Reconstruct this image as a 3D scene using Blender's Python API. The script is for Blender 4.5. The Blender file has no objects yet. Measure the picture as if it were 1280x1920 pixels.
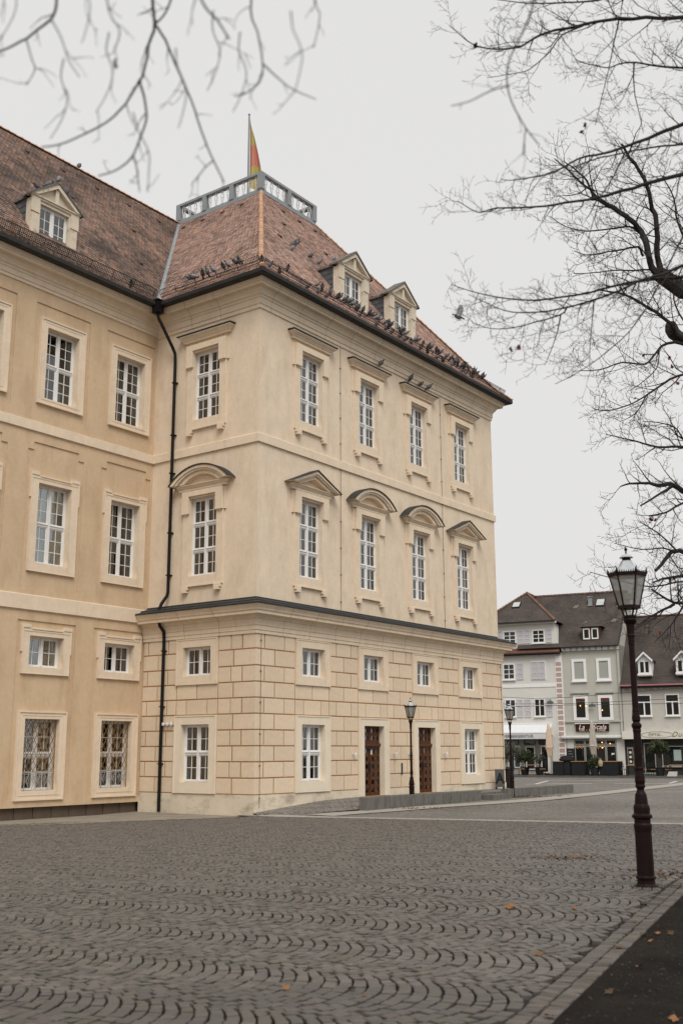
import bpy, math, random
import numpy as np
from mathutils import Vector, Matrix
random.seed(7); RNG = np.random.default_rng(7)
scene = bpy.context.scene
COL = scene.collection
R_ = math.radians

# ------------------------------------------------------------------ camera
EYE = 1.65
F_PX, PITCH, ROLL = 2014.905, 0.218694, -0.003521
cam_d = bpy.data.cameras.new('camera'); cam = bpy.data.objects.new('camera', cam_d); COL.objects.link(cam)
cam_d.sensor_fit = 'VERTICAL'; cam_d.sensor_height = 36.0; cam_d.sensor_width = 24.0
cam_d.lens = F_PX * 36.0 / 1920.0
cam_d.clip_start = 0.05; cam_d.clip_end = 3000
cam.matrix_world = Matrix.Translation((0, 0, EYE)) @ Matrix.Rotation(math.pi/2 + PITCH, 4, 'X') @ Matrix.Rotation(ROLL, 4, 'Z')
cam_d.dof.use_dof = True; cam_d.dof.focus_distance = 40.0; cam_d.dof.aperture_fstop = 2.7
scene.camera = cam

# ------------------------------------------------------------------ world: even overcast sky
SUN_DIR = Vector((0.14, -0.74, 0.92)).normalized()          # towards the bright part of the cloud
w = bpy.data.worlds.new('World'); scene.world = w; w.use_nodes = True
nt = w.node_tree; nt.nodes.clear()
out = nt.nodes.new('ShaderNodeOutputWorld'); bg = nt.nodes.new('ShaderNodeBackground')
sky = nt.nodes.new('ShaderNodeTexSky'); sky.sky_type = 'NISHITA'; sky.sun_disc = False
sky.sun_elevation = math.asin(SUN_DIR.z); sky.sun_rotation = math.atan2(SUN_DIR.x, SUN_DIR.y)
sky.air_density = 1.0; sky.dust_density = 6.0
hs_ = nt.nodes.new('ShaderNodeHueSaturation'); hs_.inputs['Saturation'].default_value = 0.08
mx = nt.nodes.new('ShaderNodeMix'); mx.data_type = 'RGBA'; mx.inputs[0].default_value = 0.94
mx.inputs[7].default_value = (5.25, 5.20, 5.17, 1)            # the cloud layer
nt.links.new(sky.outputs[0], hs_.inputs['Color']); nt.links.new(hs_.outputs[0], mx.inputs[6])
nt.links.new(mx.outputs[2], bg.inputs[0]); bg.inputs[1].default_value = 0.1
nt.links.new(bg.outputs[0], out.inputs[0])
sd = bpy.data.lights.new('sun', 'SUN'); sd.energy = 1.5; sd.angle = R_(32); sd.color = (1.0, 0.97, 0.93)
so = bpy.data.objects.new('sun', sd); COL.objects.link(so); so.location = (30, -30, 60)
so.rotation_euler = (-SUN_DIR).to_track_quat('-Z', 'Y').to_euler()
scene.view_settings.view_transform = 'Standard'; scene.view_settings.look = 'None'
scene.view_settings.exposure = 0.6; scene.view_settings.gamma = 1.0
scene.view_settings.use_curve_mapping = False
scene.render.engine = 'CYCLES'
scene.cycles.max_bounces = 6; scene.cycles.transparent_max_bounces = 10

# ------------------------------------------------------------------ pixel -> ray helpers (photo is 1280 x 1920)
def ray(u, v):
    a, b = u-640, v-960; c, s = math.cos(ROLL), math.sin(ROLL)
    x, y = c*a+s*b, -s*a+c*b
    X, Z = x/F_PX, -y/F_PX
    return (X, math.cos(PITCH)-Z*math.sin(PITCH), math.sin(PITCH)+Z*math.cos(PITCH))
def at_depth(u, v, d):
    r = ray(u, v); k = d/r[1]; return Vector((r[0]*k, d, r[2]*k+EYE))
def gz(y):
    """height of the square: falls gently towards the palace, rises a little beyond"""
    if y < 13: return 0.1
    if y < 36: return 0.1-0.52*(y-13)/23
    if y < 48: return -0.42+0.12*(y-36)/12
    return -0.3
def on_ground(u, v):
    r = ray(u, v); z = 0.0
    for _ in range(60):
        k = (z-EYE)/r[2]; z = 0.5*z+0.5*gz(r[1]*k)
    return Vector((r[0]*k, r[1]*k, gz(r[1]*k)))
def to_px(p):
    x, y, z = p[0], p[1], p[2]-EYE
    yc = y*math.cos(PITCH)+z*math.sin(PITCH); zc = -y*math.sin(PITCH)+z*math.cos(PITCH)
    if yc < 0.05: return None
    u, v = F_PX*x/yc, -F_PX*zc/yc; c, s = math.cos(ROLL), math.sin(ROLL)
    return (640+c*u-s*v, 960+s*u+c*v)

# ------------------------------------------------------------------ materials
MATS = {}
def nodes_of(m):
    m.use_nodes = True; n = m.node_tree; return n, n.nodes.get('Principled BSDF')
def mat(name, col, rough=0.85, var=0.10, scale=3.0, bump=0.0, bscale=60.0, rnd=0.0, stain=None, metal=0.0, spec=0.3, attr=False, streak=None, mottle=0.0):
    """col with large soft variation, fine relief and optional stains (dirt with a shape of its own)"""
    if name in MATS: return MATS[name]
    m = bpy.data.materials.new(name); MATS[name] = m; n, b = nodes_of(m); N, Lk = n.nodes.new, n.links.new
    b.inputs['Roughness'].default_value = rough; b.inputs['Metallic'].default_value = metal
    b.inputs['Specular IOR Level'].default_value = spec
    tc = N('ShaderNodeTexCoord'); src = tc.outputs['Object']
    if attr:
        a = N('ShaderNodeAttribute'); a.attribute_name = 'Col'; cur = a.outputs['Color']
    else:
        rgb = N('ShaderNodeRGB'); rgb.outputs[0].default_value = (*col, 1); cur = rgb.outputs[0]
    if var > 0:
        no = N('ShaderNodeTexNoise'); no.inputs['Scale'].default_value = scale; no.inputs['Detail'].default_value = 6; no.inputs['Roughness'].default_value = 0.65
        Lk(src, no.inputs['Vector'])
        mr = N('ShaderNodeMapRange'); mr.inputs[1].default_value = 0.25; mr.inputs[2].default_value = 0.75
        mr.inputs[3].default_value = 1-var; mr.inputs[4].default_value = 1+var
        Lk(no.outputs[0], mr.inputs[0]); val = mr.outputs[0]
        if rnd > 0:
            oi = N('ShaderNodeObjectInfo'); m2 = N('ShaderNodeMapRange'); m2.inputs[3].default_value = 1-rnd; m2.inputs[4].default_value = 1+rnd
            Lk(oi.outputs['Random'], m2.inputs[0]); mu = N('ShaderNodeMath'); mu.operation = 'MULTIPLY'
            Lk(val, mu.inputs[0]); Lk(m2.outputs[0], mu.inputs[1]); val = mu.outputs[0]
        if mottle > 0:
            nm = N('ShaderNodeTexNoise'); nm.inputs['Scale'].default_value = 5.5; nm.inputs['Detail'].default_value = 9; nm.inputs['Roughness'].default_value = 0.75; Lk(src, nm.inputs['Vector'])
            m3 = N('ShaderNodeMapRange'); m3.inputs[1].default_value = 0.3; m3.inputs[2].default_value = 0.7; m3.inputs[3].default_value = 1-mottle; m3.inputs[4].default_value = 1+mottle
            Lk(nm.outputs[0], m3.inputs[0]); mu2 = N('ShaderNodeMath'); mu2.operation = 'MULTIPLY'; Lk(val, mu2.inputs[0]); Lk(m3.outputs[0], mu2.inputs[1]); val = mu2.outputs[0]
        sc = N('ShaderNodeVectorMath'); sc.operation = 'SCALE'; Lk(cur, sc.inputs[0]); Lk(val, sc.inputs['Scale']); cur = sc.outputs[0]
    if stain:
        scol, sscale, lo, hi, amt = stain
        ns = N('ShaderNodeTexNoise'); ns.inputs['Scale'].default_value = sscale; ns.inputs['Detail'].default_value = 8; ns.inputs['Roughness'].default_value = 0.7
        if streak:
            mp = N('ShaderNodeMapping'); mp.inputs['Scale'].default_value = streak; Lk(src, mp.inputs[0]); Lk(mp.outputs[0], ns.inputs['Vector'])
        else: Lk(src, ns.inputs['Vector'])
        r2 = N('ShaderNodeMapRange'); r2.inputs[1].default_value = lo; r2.inputs[2].default_value = hi; r2.inputs[4].default_value = amt
        Lk(ns.outputs[0], r2.inputs[0]); mi = N('ShaderNodeMix'); mi.data_type = 'RGBA'; Lk(r2.outputs[0], mi.inputs[0])
        Lk(cur, mi.inputs[6]); mi.inputs[7].default_value = (*scol, 1); cur = mi.outputs[2]
    Lk(cur, b.inputs['Base Color'])
    if bump > 0:
        nb = N('ShaderNodeTexNoise'); nb.inputs['Scale'].default_value = bscale; nb.inputs['Detail'].default_value = 5; Lk(src, nb.inputs['Vector'])
        bp = N('ShaderNodeBump'); bp.inputs['Strength'].default_value = bump; bp.inputs['Distance'].default_value = 0.02
        Lk(nb.outputs[0], bp.inputs['Height']); Lk(bp.outputs[0], b.inputs['Normal'])
    return m

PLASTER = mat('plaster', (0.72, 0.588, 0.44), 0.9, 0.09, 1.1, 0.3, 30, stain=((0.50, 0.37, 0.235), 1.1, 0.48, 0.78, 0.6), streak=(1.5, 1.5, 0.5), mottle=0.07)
PLASTER_W = mat('plaster_wing', (0.59, 0.435, 0.282), 0.9, 0.07, 0.7, 0.25, 30, stain=((0.42, 0.28, 0.155), 1.0, 0.47, 0.75, 0.6), streak=(1.6, 1.6, 0.45), mottle=0.07)  # darker, warmer than the pavilion: own paint and dirt, with shade mixed into colour
STONE = mat('stone_trim', (0.72, 0.59, 0.44), 0.88, 0.07, 1.6, 0.2, 40, stain=((0.45, 0.33, 0.21), 1.4, 0.55, 0.8, 0.45), streak=(1.6, 1.6, 0.6), mottle=0.07)
PLINTH = mat('plinth_plaster', (0.66, 0.57, 0.44), 0.92, 0.1, 1.5, 0.3, 30, stain=((0.20, 0.15, 0.10), 0.9, 0.5, 0.72, 0.75), streak=(1.0, 1.0, 2.2))
STONE_L = mat('stone_light', (0.73, 0.63, 0.49), 0.88, 0.06, 2.0, 0.15, 40, stain=((0.5, 0.39, 0.27), 1.5, 0.55, 0.8, 0.4))
BLOCK = mat('rusticated_plaster', (0.68, 0.545, 0.395), 0.9, 0.05, 2.2, 0.3, 35, rnd=0.05, stain=((0.52, 0.36, 0.21), 1.1, 0.52, 0.8, 0.45), mottle=0.07)
GROOVE = mat('groove_mortar', (0.37, 0.205, 0.095), 0.95, 0.15, 3.0)
WHITE = mat('white_paint', (0.74, 0.725, 0.70), 0.5, 0.04, 5.0, spec=0.4)
LEAD = mat('lead_sheet', (0.035, 0.036, 0.036), 0.7, 0.35, 2.5, 0.1, 20, spec=0.25)
GUTTER = mat('gutter_metal', (0.032, 0.031, 0.028), 0.65, 0.35, 2.0, spec=0.25)
PIPE = mat('downpipe_metal', (0.008, 0.007, 0.006), 0.5, 0.2, 3.0, spec=0.2)
SLATE = mat('slate', (0.085, 0.087, 0.093), 0.7, 0.3, 6.0, 0.2, 20, rnd=0.15)
GREYMET = mat('grey_metal', (0.235, 0.255, 0.26), 0.5, 0.15, 2.0, spec=0.5)
WHMET = mat('white_metal', (0.62, 0.60, 0.59), 0.5, 0.1, 8.0)
TILE = mat('roof_tile', (0.3, 0.2, 0.15), 0.85, 0.22, 1.1, 0.15, 60, attr=True, stain=((0.10, 0.072, 0.06), 0.65, 0.5, 0.72, 0.75))
TILE_W = mat('roof_tile_wing', (0.3, 0.2, 0.15), 0.85, 0.25, 1.1, 0.15, 60, attr=True, stain=((0.045, 0.038, 0.034), 0.55, 0.40, 0.66, 0.85))
RIDGE = mat('ridge_tile', (0.46, 0.27, 0.17), 0.85, 0.2, 5.0, rnd=0.12)
WOOD = mat('door_wood', (0.085, 0.028, 0.009), 0.5, 0.35, 9.0, 0.1, 50, spec=0.3)
DARKROOM = mat('dark_room', (0.014, 0.012, 0.010), 1.0, 0.2, 1.0)
CURTAIN = mat('curtain', (0.62, 0.60, 0.57), 0.95, 0.08, 6.0)
IRON = mat('cast_iron', (0.013, 0.0055, 0.005), 0.5, 0.35, 9.0, 0.15, 60, spec=0.12, stain=((0.045, 0.016, 0.011), 7, 0.58, 0.75, 0.6))
BLACKMET = mat('black_metal', (0.012, 0.012, 0.012), 0.5, 0.2, 8.0)
GRANITE = mat('granite', (0.145, 0.135, 0.12), 0.85, 0.18, 5.0, 0.2, 70, stain=((0.05, 0.047, 0.042), 2.6, 0.48, 0.68, 0.8), streak=(3.0, 3.0, 0.5))
RUST = mat('rusty_iron', (0.22, 0.115, 0.035), 0.7, 0.35, 14.0)

def glass_mat(name, tint=(0.82, 0.85, 0.84), base=0.0):
    m = bpy.data.materials.new(name); MATS[name] = m; m.use_nodes = True; n = m.node_tree; n.nodes.clear()
    N, Lk = n.nodes.new, n.links.new
    o = N('ShaderNodeOutputMaterial'); t = N('ShaderNodeBsdfTransparent'); t.inputs[0].default_value = (*tint, 1)
    g = N('ShaderNodeBsdfGlossy'); g.inputs['Roughness'].default_value = 0.02; g.inputs[0].default_value = (0.95, 0.97, 0.97, 1)
    fr = N('ShaderNodeFresnel'); fr.inputs[0].default_value = 1.55
    ad = N('ShaderNodeMath'); ad.operation = 'ADD'; ad.use_clamp = True; ad.inputs[1].default_value = base
    Lk(fr.outputs[0], ad.inputs[0]); mi = N('ShaderNodeMixShader'); Lk(ad.outputs[0], mi.inputs[0]); Lk(t.outputs[0], mi.inputs[1]); Lk(g.outputs[0], mi.inputs[2])
    Lk(mi.outputs[0], o.inputs[0]); return m
GLASS = glass_mat('window_glass', base=0.09)
LANTERN_GLASS = bpy.data.materials.new('lantern_glass'); _n, _b = nodes_of(LANTERN_GLASS)
_b.inputs['Base Color'].default_value = (0.30, 0.285, 0.255, 1); _b.inputs['Roughness'].default_value = 0.25
_b.inputs['Alpha'].default_value = 0.66
DARKGLASS = mat('dark_glass', (0.012, 0.013, 0.013), 0.06, 0.2, 1.5, spec=0.6)

# ------------------------------------------------------------------ mesh helpers
class MB:
    def __init__(s): s.v = []; s.f = []; s.m = []; s.c = []
    def add(s, vs, fs, mi=0, col=None):
        o = len(s.v); s.v.extend(vs)
        for f in fs: s.f.append([i+o for i in f]); s.m.append(mi); s.c.append(col)
        return s
    def quad(s, a, b, c, d, mi=0): return s.add([a, b, c, d], [(0, 1, 2, 3)], mi)
    def box(s, x0, x1, y0, y1, z0, z1, mi=0):
        vs = [(x0, y0, z0), (x1, y0, z0), (x1, y1, z0), (x0, y1, z0), (x0, y0, z1), (x1, y0, z1), (x1, y1, z1), (x0, y1, z1)]
        return s.add(vs, [(0, 3, 2, 1), (4, 5, 6, 7), (0, 1, 5, 4), (1, 2, 6, 5), (2, 3, 7, 6), (3, 0, 4, 7)], mi)
    def chamfer(s, x0, x1, y0, y1, z0, z1, c, mi=0):
        """box whose front (y0) edges are chamfered; open at the back"""
        vs = [(x0+c, y0, z0+c), (x1-c, y0, z0+c), (x1-c, y0, z1-c), (x0+c, y0, z1-c),
              (x0, y0+c, z0), (x1, y0+c, z0), (x1, y0+c, z1), (x0, y0+c, z1),
              (x0, y1, z0), (x1, y1, z0), (x1, y1, z1), (x0, y1, z1)]
        fs = [(0, 1, 2, 3)]
        for a, b in ((0, 4), (4, 8)):
            for i in range(4): j = (i+1) % 4; fs.append((a+i, b+i, b+j, a+j))
        return s.add(vs, fs, mi)
    def prism_y(s, poly, y0, y1, mi=0, cap_back=True):
        """polygon in x,z (counter-clockwise seen from -y) pushed from y0 to y1"""
        n = len(poly); vs = [(x, y0, z) for x, z in poly]+[(x, y1, z) for x, z in poly]
        fs = [tuple(range(n))]+([tuple(range(2*n-1, n-1, -1))] if cap_back else [])
        for i in range(n): j = (i+1) % n; fs.append((i, i+n, j+n, j))
        return s.add(vs, fs, mi)
    def band_y(s, outer, inner, y0, y1, mi=0):
        """strip between two open polylines in x,z, with depth"""
        n = len(outer); vs = []
        for (x, z), (a, b) in zip(outer, inner): vs += [(x, y0, z), (a, y0, b), (x, y1, z), (a, y1, b)]
        fs = []
        for i in range(n-1):
            p, q = 4*i, 4*i+4; fs += [(p, p+1, q+1, q), (p+2, p, q, q+2), (p+1, p+3, q+3, q+1)]
        fs += [(0, 2, 3, 1), (4*n-4, 4*n-3, 4*n-1, 4*n-2)]
        return s.add(vs, fs, mi)
    def tube(s, pts, rad, sides=6, mi=0, cap=True):
        pts = [Vector(p) for p in pts]; n = len(pts)
        if not hasattr(rad, '__len__'): rad = [rad]*n
        vs = []; ref = Vector((0.31, 0.17, 0.93))
        for i, p in enumerate(pts):
            t = (pts[min(i+1, n-1)]-pts[max(i-1, 0)])
            if t.length < 1e-9: t = Vector((0, 0, 1))
            t.normalize(); a = t.cross(ref)
            if a.length < 0.05: a = t.cross(Vector((1, 0, 0)))
            a.normalize(); b = t.cross(a)
            for k in range(sides):
                an = 2*math.pi*k/sides; q = p+(a*math.cos(an)+b*math.sin(an))*rad[i]; vs.append((q.x, q.y, q.z))
        fs = []
        for i in range(n-1):
            for k in range(sides):
                k2 = (k+1) % sides; fs.append((i*sides+k, i*sides+k2, (i+1)*sides+k2, (i+1)*sides+k))
        if cap and sides > 3: fs += [tuple(range(sides-1, -1, -1)), tuple(range((n-1)*sides, n*sides))]
        return s.add(vs, fs, mi)
    def lathe(s, prof, seg=16, c=(0, 0, 0), mi=0, rot=0.0):
        n = len(prof); vs = []
        for r, z in prof:
            for k in range(seg):
                a = 2*math.pi*k/seg+rot; vs.append((c[0]+r*math.cos(a), c[1]+r*math.sin(a), c[2]+z))
        fs = []
        for i in range(n-1):
            for k in range(seg):
                k2 = (k+1) % seg; fs.append((i*seg+k, i*seg+k2, (i+1)*seg+k2, (i+1)*seg+k))
        if prof[0][0] > 1e-4: fs.append(tuple(range(seg-1, -1, -1)))
        if prof[-1][0] > 1e-4: fs.append(tuple(range((n-1)*seg, n*seg)))
        return s.add(vs, fs, mi)
    def rows(s, lines, mi=0, close=False):
        """faces between successive polylines of equal length"""
        n = len(lines[0]); vs = [p for l in lines for p in l]; fs = []
        for i in range(len(lines)-1):
            for k in range(n-1): fs.append((i*n+k, i*n+k+1, (i+1)*n+k+1, (i+1)*n+k))
        return s.add(vs, fs, mi)
    def wall(s, x0, x1, z0, z1, holes, y, depth, mi=0, mi_reveal=None):
        """flat wall in x,z at y with rectangular holes and reveals running to y+depth"""
        if mi_reveal is None: mi_reveal = mi
        xs = sorted({x0, x1, *[h[0] for h in holes], *[h[1] for h in holes]}); zs = sorted({z0, z1, *[h[2] for h in holes], *[h[3] for h in holes]})
        xs = [x for x in xs if x0-1e-6 <= x <= x1+1e-6]; zs = [z for z in zs if z0-1e-6 <= z <= z1+1e-6]
        def hole(i, k):
            if not (0 <= i < len(xs)-1 and 0 <= k < len(zs)-1): return None
            cx, cz = (xs[i]+xs[i+1])/2, (zs[k]+zs[k+1])/2
            return any(h[0] < cx < h[1] and h[2] < cz < h[3] for h in holes)
        for i in range(len(xs)-1):
            for k in range(len(zs)-1):
                a, b, c, d = xs[i], xs[i+1], zs[k], zs[k+1]
                if not hole(i, k): s.quad((a, y, c), (b, y, c), (b, y, d), (a, y, d), mi)
                else:
                    if hole(i-1, k) is False: s.quad((a, y, c), (a, y+depth, c), (a, y+depth, d), (a, y, d), mi_reveal)
                    if hole(i+1, k) is False: s.quad((b, y+depth, c), (b, y, c), (b, y, d), (b, y+depth, d), mi_reveal)
                    if hole(i, k-1) is False: s.quad((a, y, c), (b, y, c), (b, y+depth, c), (a, y+depth, c), mi_reveal)
                    if hole(i, k+1) is False: s.quad((a, y+depth, d), (b, y+depth, d), (b, y, d), (a, y, d), mi_reveal)
        return s
    def mesh(s, name, mats, smooth=False):
        me = bpy.data.meshes.new(name); me.from_pydata(s.v, [], s.f)
        for m in (mats if isinstance(mats, (list, tuple)) else [mats]): me.materials.append(m)
        if any(s.m): me.polygons.foreach_set('material_index', s.m)
        if s.c and s.c[0] is not None:
            ca = me.color_attributes.new('Col', 'FLOAT_COLOR', 'CORNER'); arr = []
            for f, c in zip(s.f, s.c): arr += [c[0], c[1], c[2], 1.0]*len(f)
            ca.data.foreach_set('color', arr)
        if smooth: me.polygons.foreach_set('use_smooth', [True]*len(me.polygons))
        me.update(); return me

def link(name, data, parent=None, loc=(0, 0, 0), rz=0.0, rot=None, scale=None):
    o = bpy.data.objects.new(name, data); COL.objects.link(o); o.parent = parent
    o.location = loc; o.rotation_euler = rot if rot else (0, 0, rz)
    if scale: o.scale = scale
    return o
def put(name, mb, mats, parent=None, loc=(0, 0, 0), rz=0.0, smooth=False, rot=None):
    return link(name, mb.mesh(name, mats, smooth), parent, loc, rz, rot)
def tag(o, label=None, cat=None, group=None, kind=None):
    if label: o['label'] = label
    if cat: o['category'] = cat
    if group: o['group'] = group
    if kind: o['kind'] = kind
    return o
def thing(name, label, cat, loc=(0, 0, 0), rz=0.0, group=None):
    return tag(link(name, None, None, loc, rz), label, cat, group)
def copy_tree(o, parent=None):
    c = o.copy(); COL.objects.link(c); c.parent = parent
    for ch in list(o.children): copy_tree(ch, c)
    return c
def text_mesh(body, size, depth=0.01, shear=0.0, spacing=1.0, bold=0.0):
    cu = bpy.data.curves.new('txt', 'FONT'); cu.body = body; cu.size = size; cu.extrude = depth; cu.shear = shear
    cu.space_character = spacing; cu.align_x = 'CENTER'; cu.align_y = 'CENTER'; cu.offset = bold; cu.resolution_u = 4
    o = bpy.data.objects.new('txt', cu); COL.objects.link(o)
    bpy.context.view_layer.update()
    me = bpy.data.meshes.new_from_object(o.evaluated_get(bpy.context.evaluated_depsgraph_get()))
    bpy.data.objects.remove(o); bpy.data.curves.remove(cu); me.materials.clear()
    return me
# ================================================================== the palace: corner pavilion and wing
T_ANG = 0.936749; CX, CY = -2.9656, 37.0
L, W, P = 5.3274, 17.498, 0.15
DEP = 17.0
D_ = Vector((math.cos(T_ANG), math.sin(T_ANG), 0)); E_ = Vector((-math.sin(T_ANG), math.cos(T_ANG), 0)); C_ = Vector((CX, CY, 0))
def loc(u, v, z=0.0): return C_+D_*u+E_*v+Vector((0, 0, z))
PAV = thing('palace_pavilion', 'cream plastered corner pavilion of the palace with rusticated base and hipped tile roof', 'building', (CX, CY, 0), T_ANG)
wl = loc(0, L)
WING = thing('palace_wing', 'lower left palace wing with panelled cream walls and dark weathered tile roof', 'building', (wl.x, wl.y, 0), T_ANG)
RZL = -math.pi/2                      # rotation of things on the pavilion's left face

PANES = {}; CACHE = {}
def grown(hs): return [(a-.03, b+.03, c-(.03 if c > 0 else 0), d+.03) for a, b, c, d in hs]
def cached(key, fn):
    if key not in CACHE: CACHE[key] = fn()
    return CACHE[key]
def pane_mesh(pw, ph, m=None):
    m = m or GLASS
    k = (round(pw, 3), round(ph, 3), m.name)
    if k not in PANES: PANES[k] = MB().box(-pw/2, pw/2, -.002, .002, -ph/2, ph/2).mesh('pane', m)
    return PANES[k]
def sash(w, h, rows, cx, cy, d, mull=.10, tran=.11):
    mb = MB(); f = .055; cells = []
    mb.box(-w/2, -w/2+f, d, d+.08, 0, h); mb.box(w/2-f, w/2, d, d+.08, 0, h)
    mb.box(-w/2+f, w/2-f, d+.002, d+.08, 0, f); mb.box(-w/2+f, w/2-f, d+.002, d+.08, h-f, h)
    mb.box(-mull/2, mull/2, d-.02, d+.08, f, h-f)
    mb.box(-w/2+f, -mull/2, d-.03, d-.005, f-.03, f+.015); mb.box(mull/2, w/2-f, d-.03, d-.005, f-.03, f+.015)
    lw = (w-2*f-mull)/2; lh = (h-2*f-(rows-1)*tran)/rows
    for r in range(rows):
        z0 = f+r*(lh+tran)
        for s in (-1, 1):
            xa, xb = (-w/2+f, -mull/2) if s < 0 else (mull/2, w/2-f)
            if r > 0:
                mb.box(xa, xb, d-.015, d+.08, z0-tran, z0); mb.box(xa, xb, d-.045, d-.0155, z0-.035, z0-.012)
            b = .042; yl0, yl1 = d+.012, d+.06
            mb.box(xa, xa+b, yl0, yl1, z0, z0+lh); mb.box(xb-b, xb, yl0, yl1, z0, z0+lh)
            mb.box(xa+b, xb-b, yl0+.001, yl1, z0, z0+b); mb.box(xa+b, xb-b, yl0+.001, yl1, z0+lh-b, z0+lh)
            gx0, gx1, gz0, gz1 = xa+b, xb-b, z0+b, z0+lh-b; bw = .022
            pw, ph = (gx1-gx0-(cx-1)*bw)/cx, (gz1-gz0-(cy-1)*bw)/cy
            for i in range(1, cx): mb.box(gx0+i*pw+(i-1)*bw, gx0+i*pw+i*bw, yl0+.006, yl1-.008, gz0, gz1)
            for k in range(1, cy): mb.box(gx0, gx1, yl0+.008, yl1-.01, gz0+k*ph+(k-1)*bw, gz0+k*ph+k*bw)
            for i in range(cx):
                for k in range(cy): cells.append((gx0+i*(pw+bw)+pw/2, d+.035, gz0+k*(ph+bw)+ph/2, pw, ph))
    return mb.mesh('window', WHITE), cells
def curtain_mesh(x0, x1, z0, z1, y):
    n = max(6, int((x1-x0)/.035)); a = []; b = []
    for i in range(n+1):
        x = x0+(x1-x0)*i/n; yy = y+.025*math.sin(i*1.7)+.01*math.sin(i*.6); a.append((x, yy, z0)); b.append((x+.01*math.sin(i), yy+.01, z1))
    return MB().rows([a, b]).mesh('curtain', CURTAIN, True)
def shelf(mb, hw, z, prof, mi=0):
    lines = []
    for o, h in prof: lines.append([(-hw-o, 0, z+h), (-hw-o, -o, z+h), (hw+o, -o, z+h), (hw+o, 0, z+h)])
    mb.rows(lines, mi); mb.quad((-hw-prof[-1][0], 0, z+prof[-1][1]+.02), (-hw-prof[-1][0], -prof[-1][0], z+prof[-1][1]), (hw+prof[-1][0], -prof[-1][0], z+prof[-1][1]), (hw+prof[-1][0], 0, z+prof[-1][1]+.02), mi)
    mb.quad((-hw-prof[0][0], 0, z), (hw+prof[0][0], 0, z), (hw+prof[0][0], -prof[0][0], z), (-hw-prof[0][0], -prof[0][0], z), mi)
HOODP = [(.06, 0), (.13, .005), (.13, .07), (.16, .085), (.18, .13), (.27, .21), (.29, .215), (.29, .26)]
def hood_flat():
    mb = MB(); shelf(mb, 1.06, 0, HOODP); shelf(mb, 1.06, .262, [(.30, 0), (.325, .005), (.325, .05)], 1); return mb.mesh('hood', [STONE, LEAD])
def hood_ped(kind):
    mb = MB(); shelf(mb, 1.06, 0, [(.06, 0), (.13, .005), (.13, .09), (.16, .1), (.20, .16), (.24, .19), (.24, .21)])
    n = 2 if kind == 'tri' else 16
    def arc(hw, h, zb):
        if kind == 'tri': return [(-hw, zb), (0, zb+h), (hw, zb)]
        Rr = (hw*hw+h*h)/(2*h); am = math.asin(min(1, hw/Rr)); return [(Rr*math.sin(-am+2*am*i/n), zb+h-Rr+Rr*math.cos(-am+2*am*i/n)) for i in range(n+1)]
    zb = .23
    mb.band_y(arc(1.47, .62, zb), arc(1.28, .52, zb), -.38, 0)
    mb.band_y(arc(1.28, .52, zb), arc(1.14, .45, zb), -.33, 0)
    mb.band_y(arc(1.14, .45, zb), arc(.86, .32, zb), -.25, 0)
    inn = arc(.86, .32, zb); mb.add([(x, -.03, z) for x, z in inn], [tuple(range(len(inn)))])
    mb.band_y(arc(1.53, .675, zb-.005), arc(1.47, .622, zb+.001), -.42, 0, 1)
    return mb.mesh('pediment', [STONE, LEAD])
def lip(mb, w, h, m, mt, mb_, y, wd=.045, pr=.018, bottom=True):
    xa, xb, za, zb = -w/2-m, w/2+m, -mb_, h+mt
    mb.box(xa, xa+wd, y-pr, y, za, zb); mb.box(xb-wd, xb, y-pr, y, za, zb); mb.box(xa+wd, xb-wd, y-pr+.001, y, zb-wd, zb)
    if bottom: mb.box(xa+wd, xb-wd, y-pr+.001, y, za, za+wd)
def surround(kind, w, h, m, mt, mb_, d, pr):
    mb = MB(); y0 = -pr
    if kind == 'door': mb_ = 0.0
    mb.box(-w/2-m, -w/2, y0, d, -mb_, h+mt); mb.box(w/2, w/2+m, y0, d, -mb_, h+mt); mb.box(-w/2, w/2, y0+.001, d, h, h+mt)
    if mb_ > 0: mb.box(-w/2, w/2, y0+.001, d, -mb_, 0)
    if kind in ('plain', 'door'): lip(mb, w, h, m, mt, mb_, y0, bottom=False)
    if kind == 'ears':
        for s in (-1, 1):
            a, b = sorted((s*(w/2-.0), s*(w/2+.34))); mb.box(a+.002, b, y0-.09, y0, h-.58, h+mt-.002)
            a, b = sorted((s*(w/2+.3405), s*(w/2+.44))); mb.box(a, b, -.06, .0, h-.58, h+mt-.002)
            a, b = sorted((s*(w/2+.11), s*(w/2+.23))); mb.box(a, b, y0-.04, y0, h-.635, h-.581)
            a, b = sorted((s*(w/2-.02), s*(w/2+.28))); mb.box(a, b, y0-.06, 0, -mb_-.12, -mb_); mb.box(a+.04, b-.04, y0-.09, 0, -mb_-.22, -mb_-.121)
        mb.box(-w/2-.0, w/2+.0, y0-.089, y0, h+.07, h+mt-.002)
        mb.box(-w/2+.02, w/2-.02, y0-.03, y0, -mb_, -mb_+.05)
    if kind == 'step':
        for s in (-1, 1):
            a, b = sorted((s*(w/2+m-.30), s*(w/2+m+.045))); mb.box(a, b, y0-.025, 0, h+mt-.02, h+mt+.10)
            a, b = sorted((s*(w/2+m), s*(w/2+m+.045))); mb.box(a, b, y0-.02, 0, h-.55, h+mt-.0205)
        mb.box(-w/2-m+.35, w/2+m-.35, y0-.03, y0, h+mt-.06, h+mt-.01); lip(mb, w, h, m, mt-.1, mb_, y0, .03, .015)
    if kind == 'frame': lip(mb, w, h, m, mt, mb_, y0, .05, .03); lip(mb, w, h, m-.16, mt-.13, mb_-.16, y0, .02, .012)
    return mb
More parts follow.
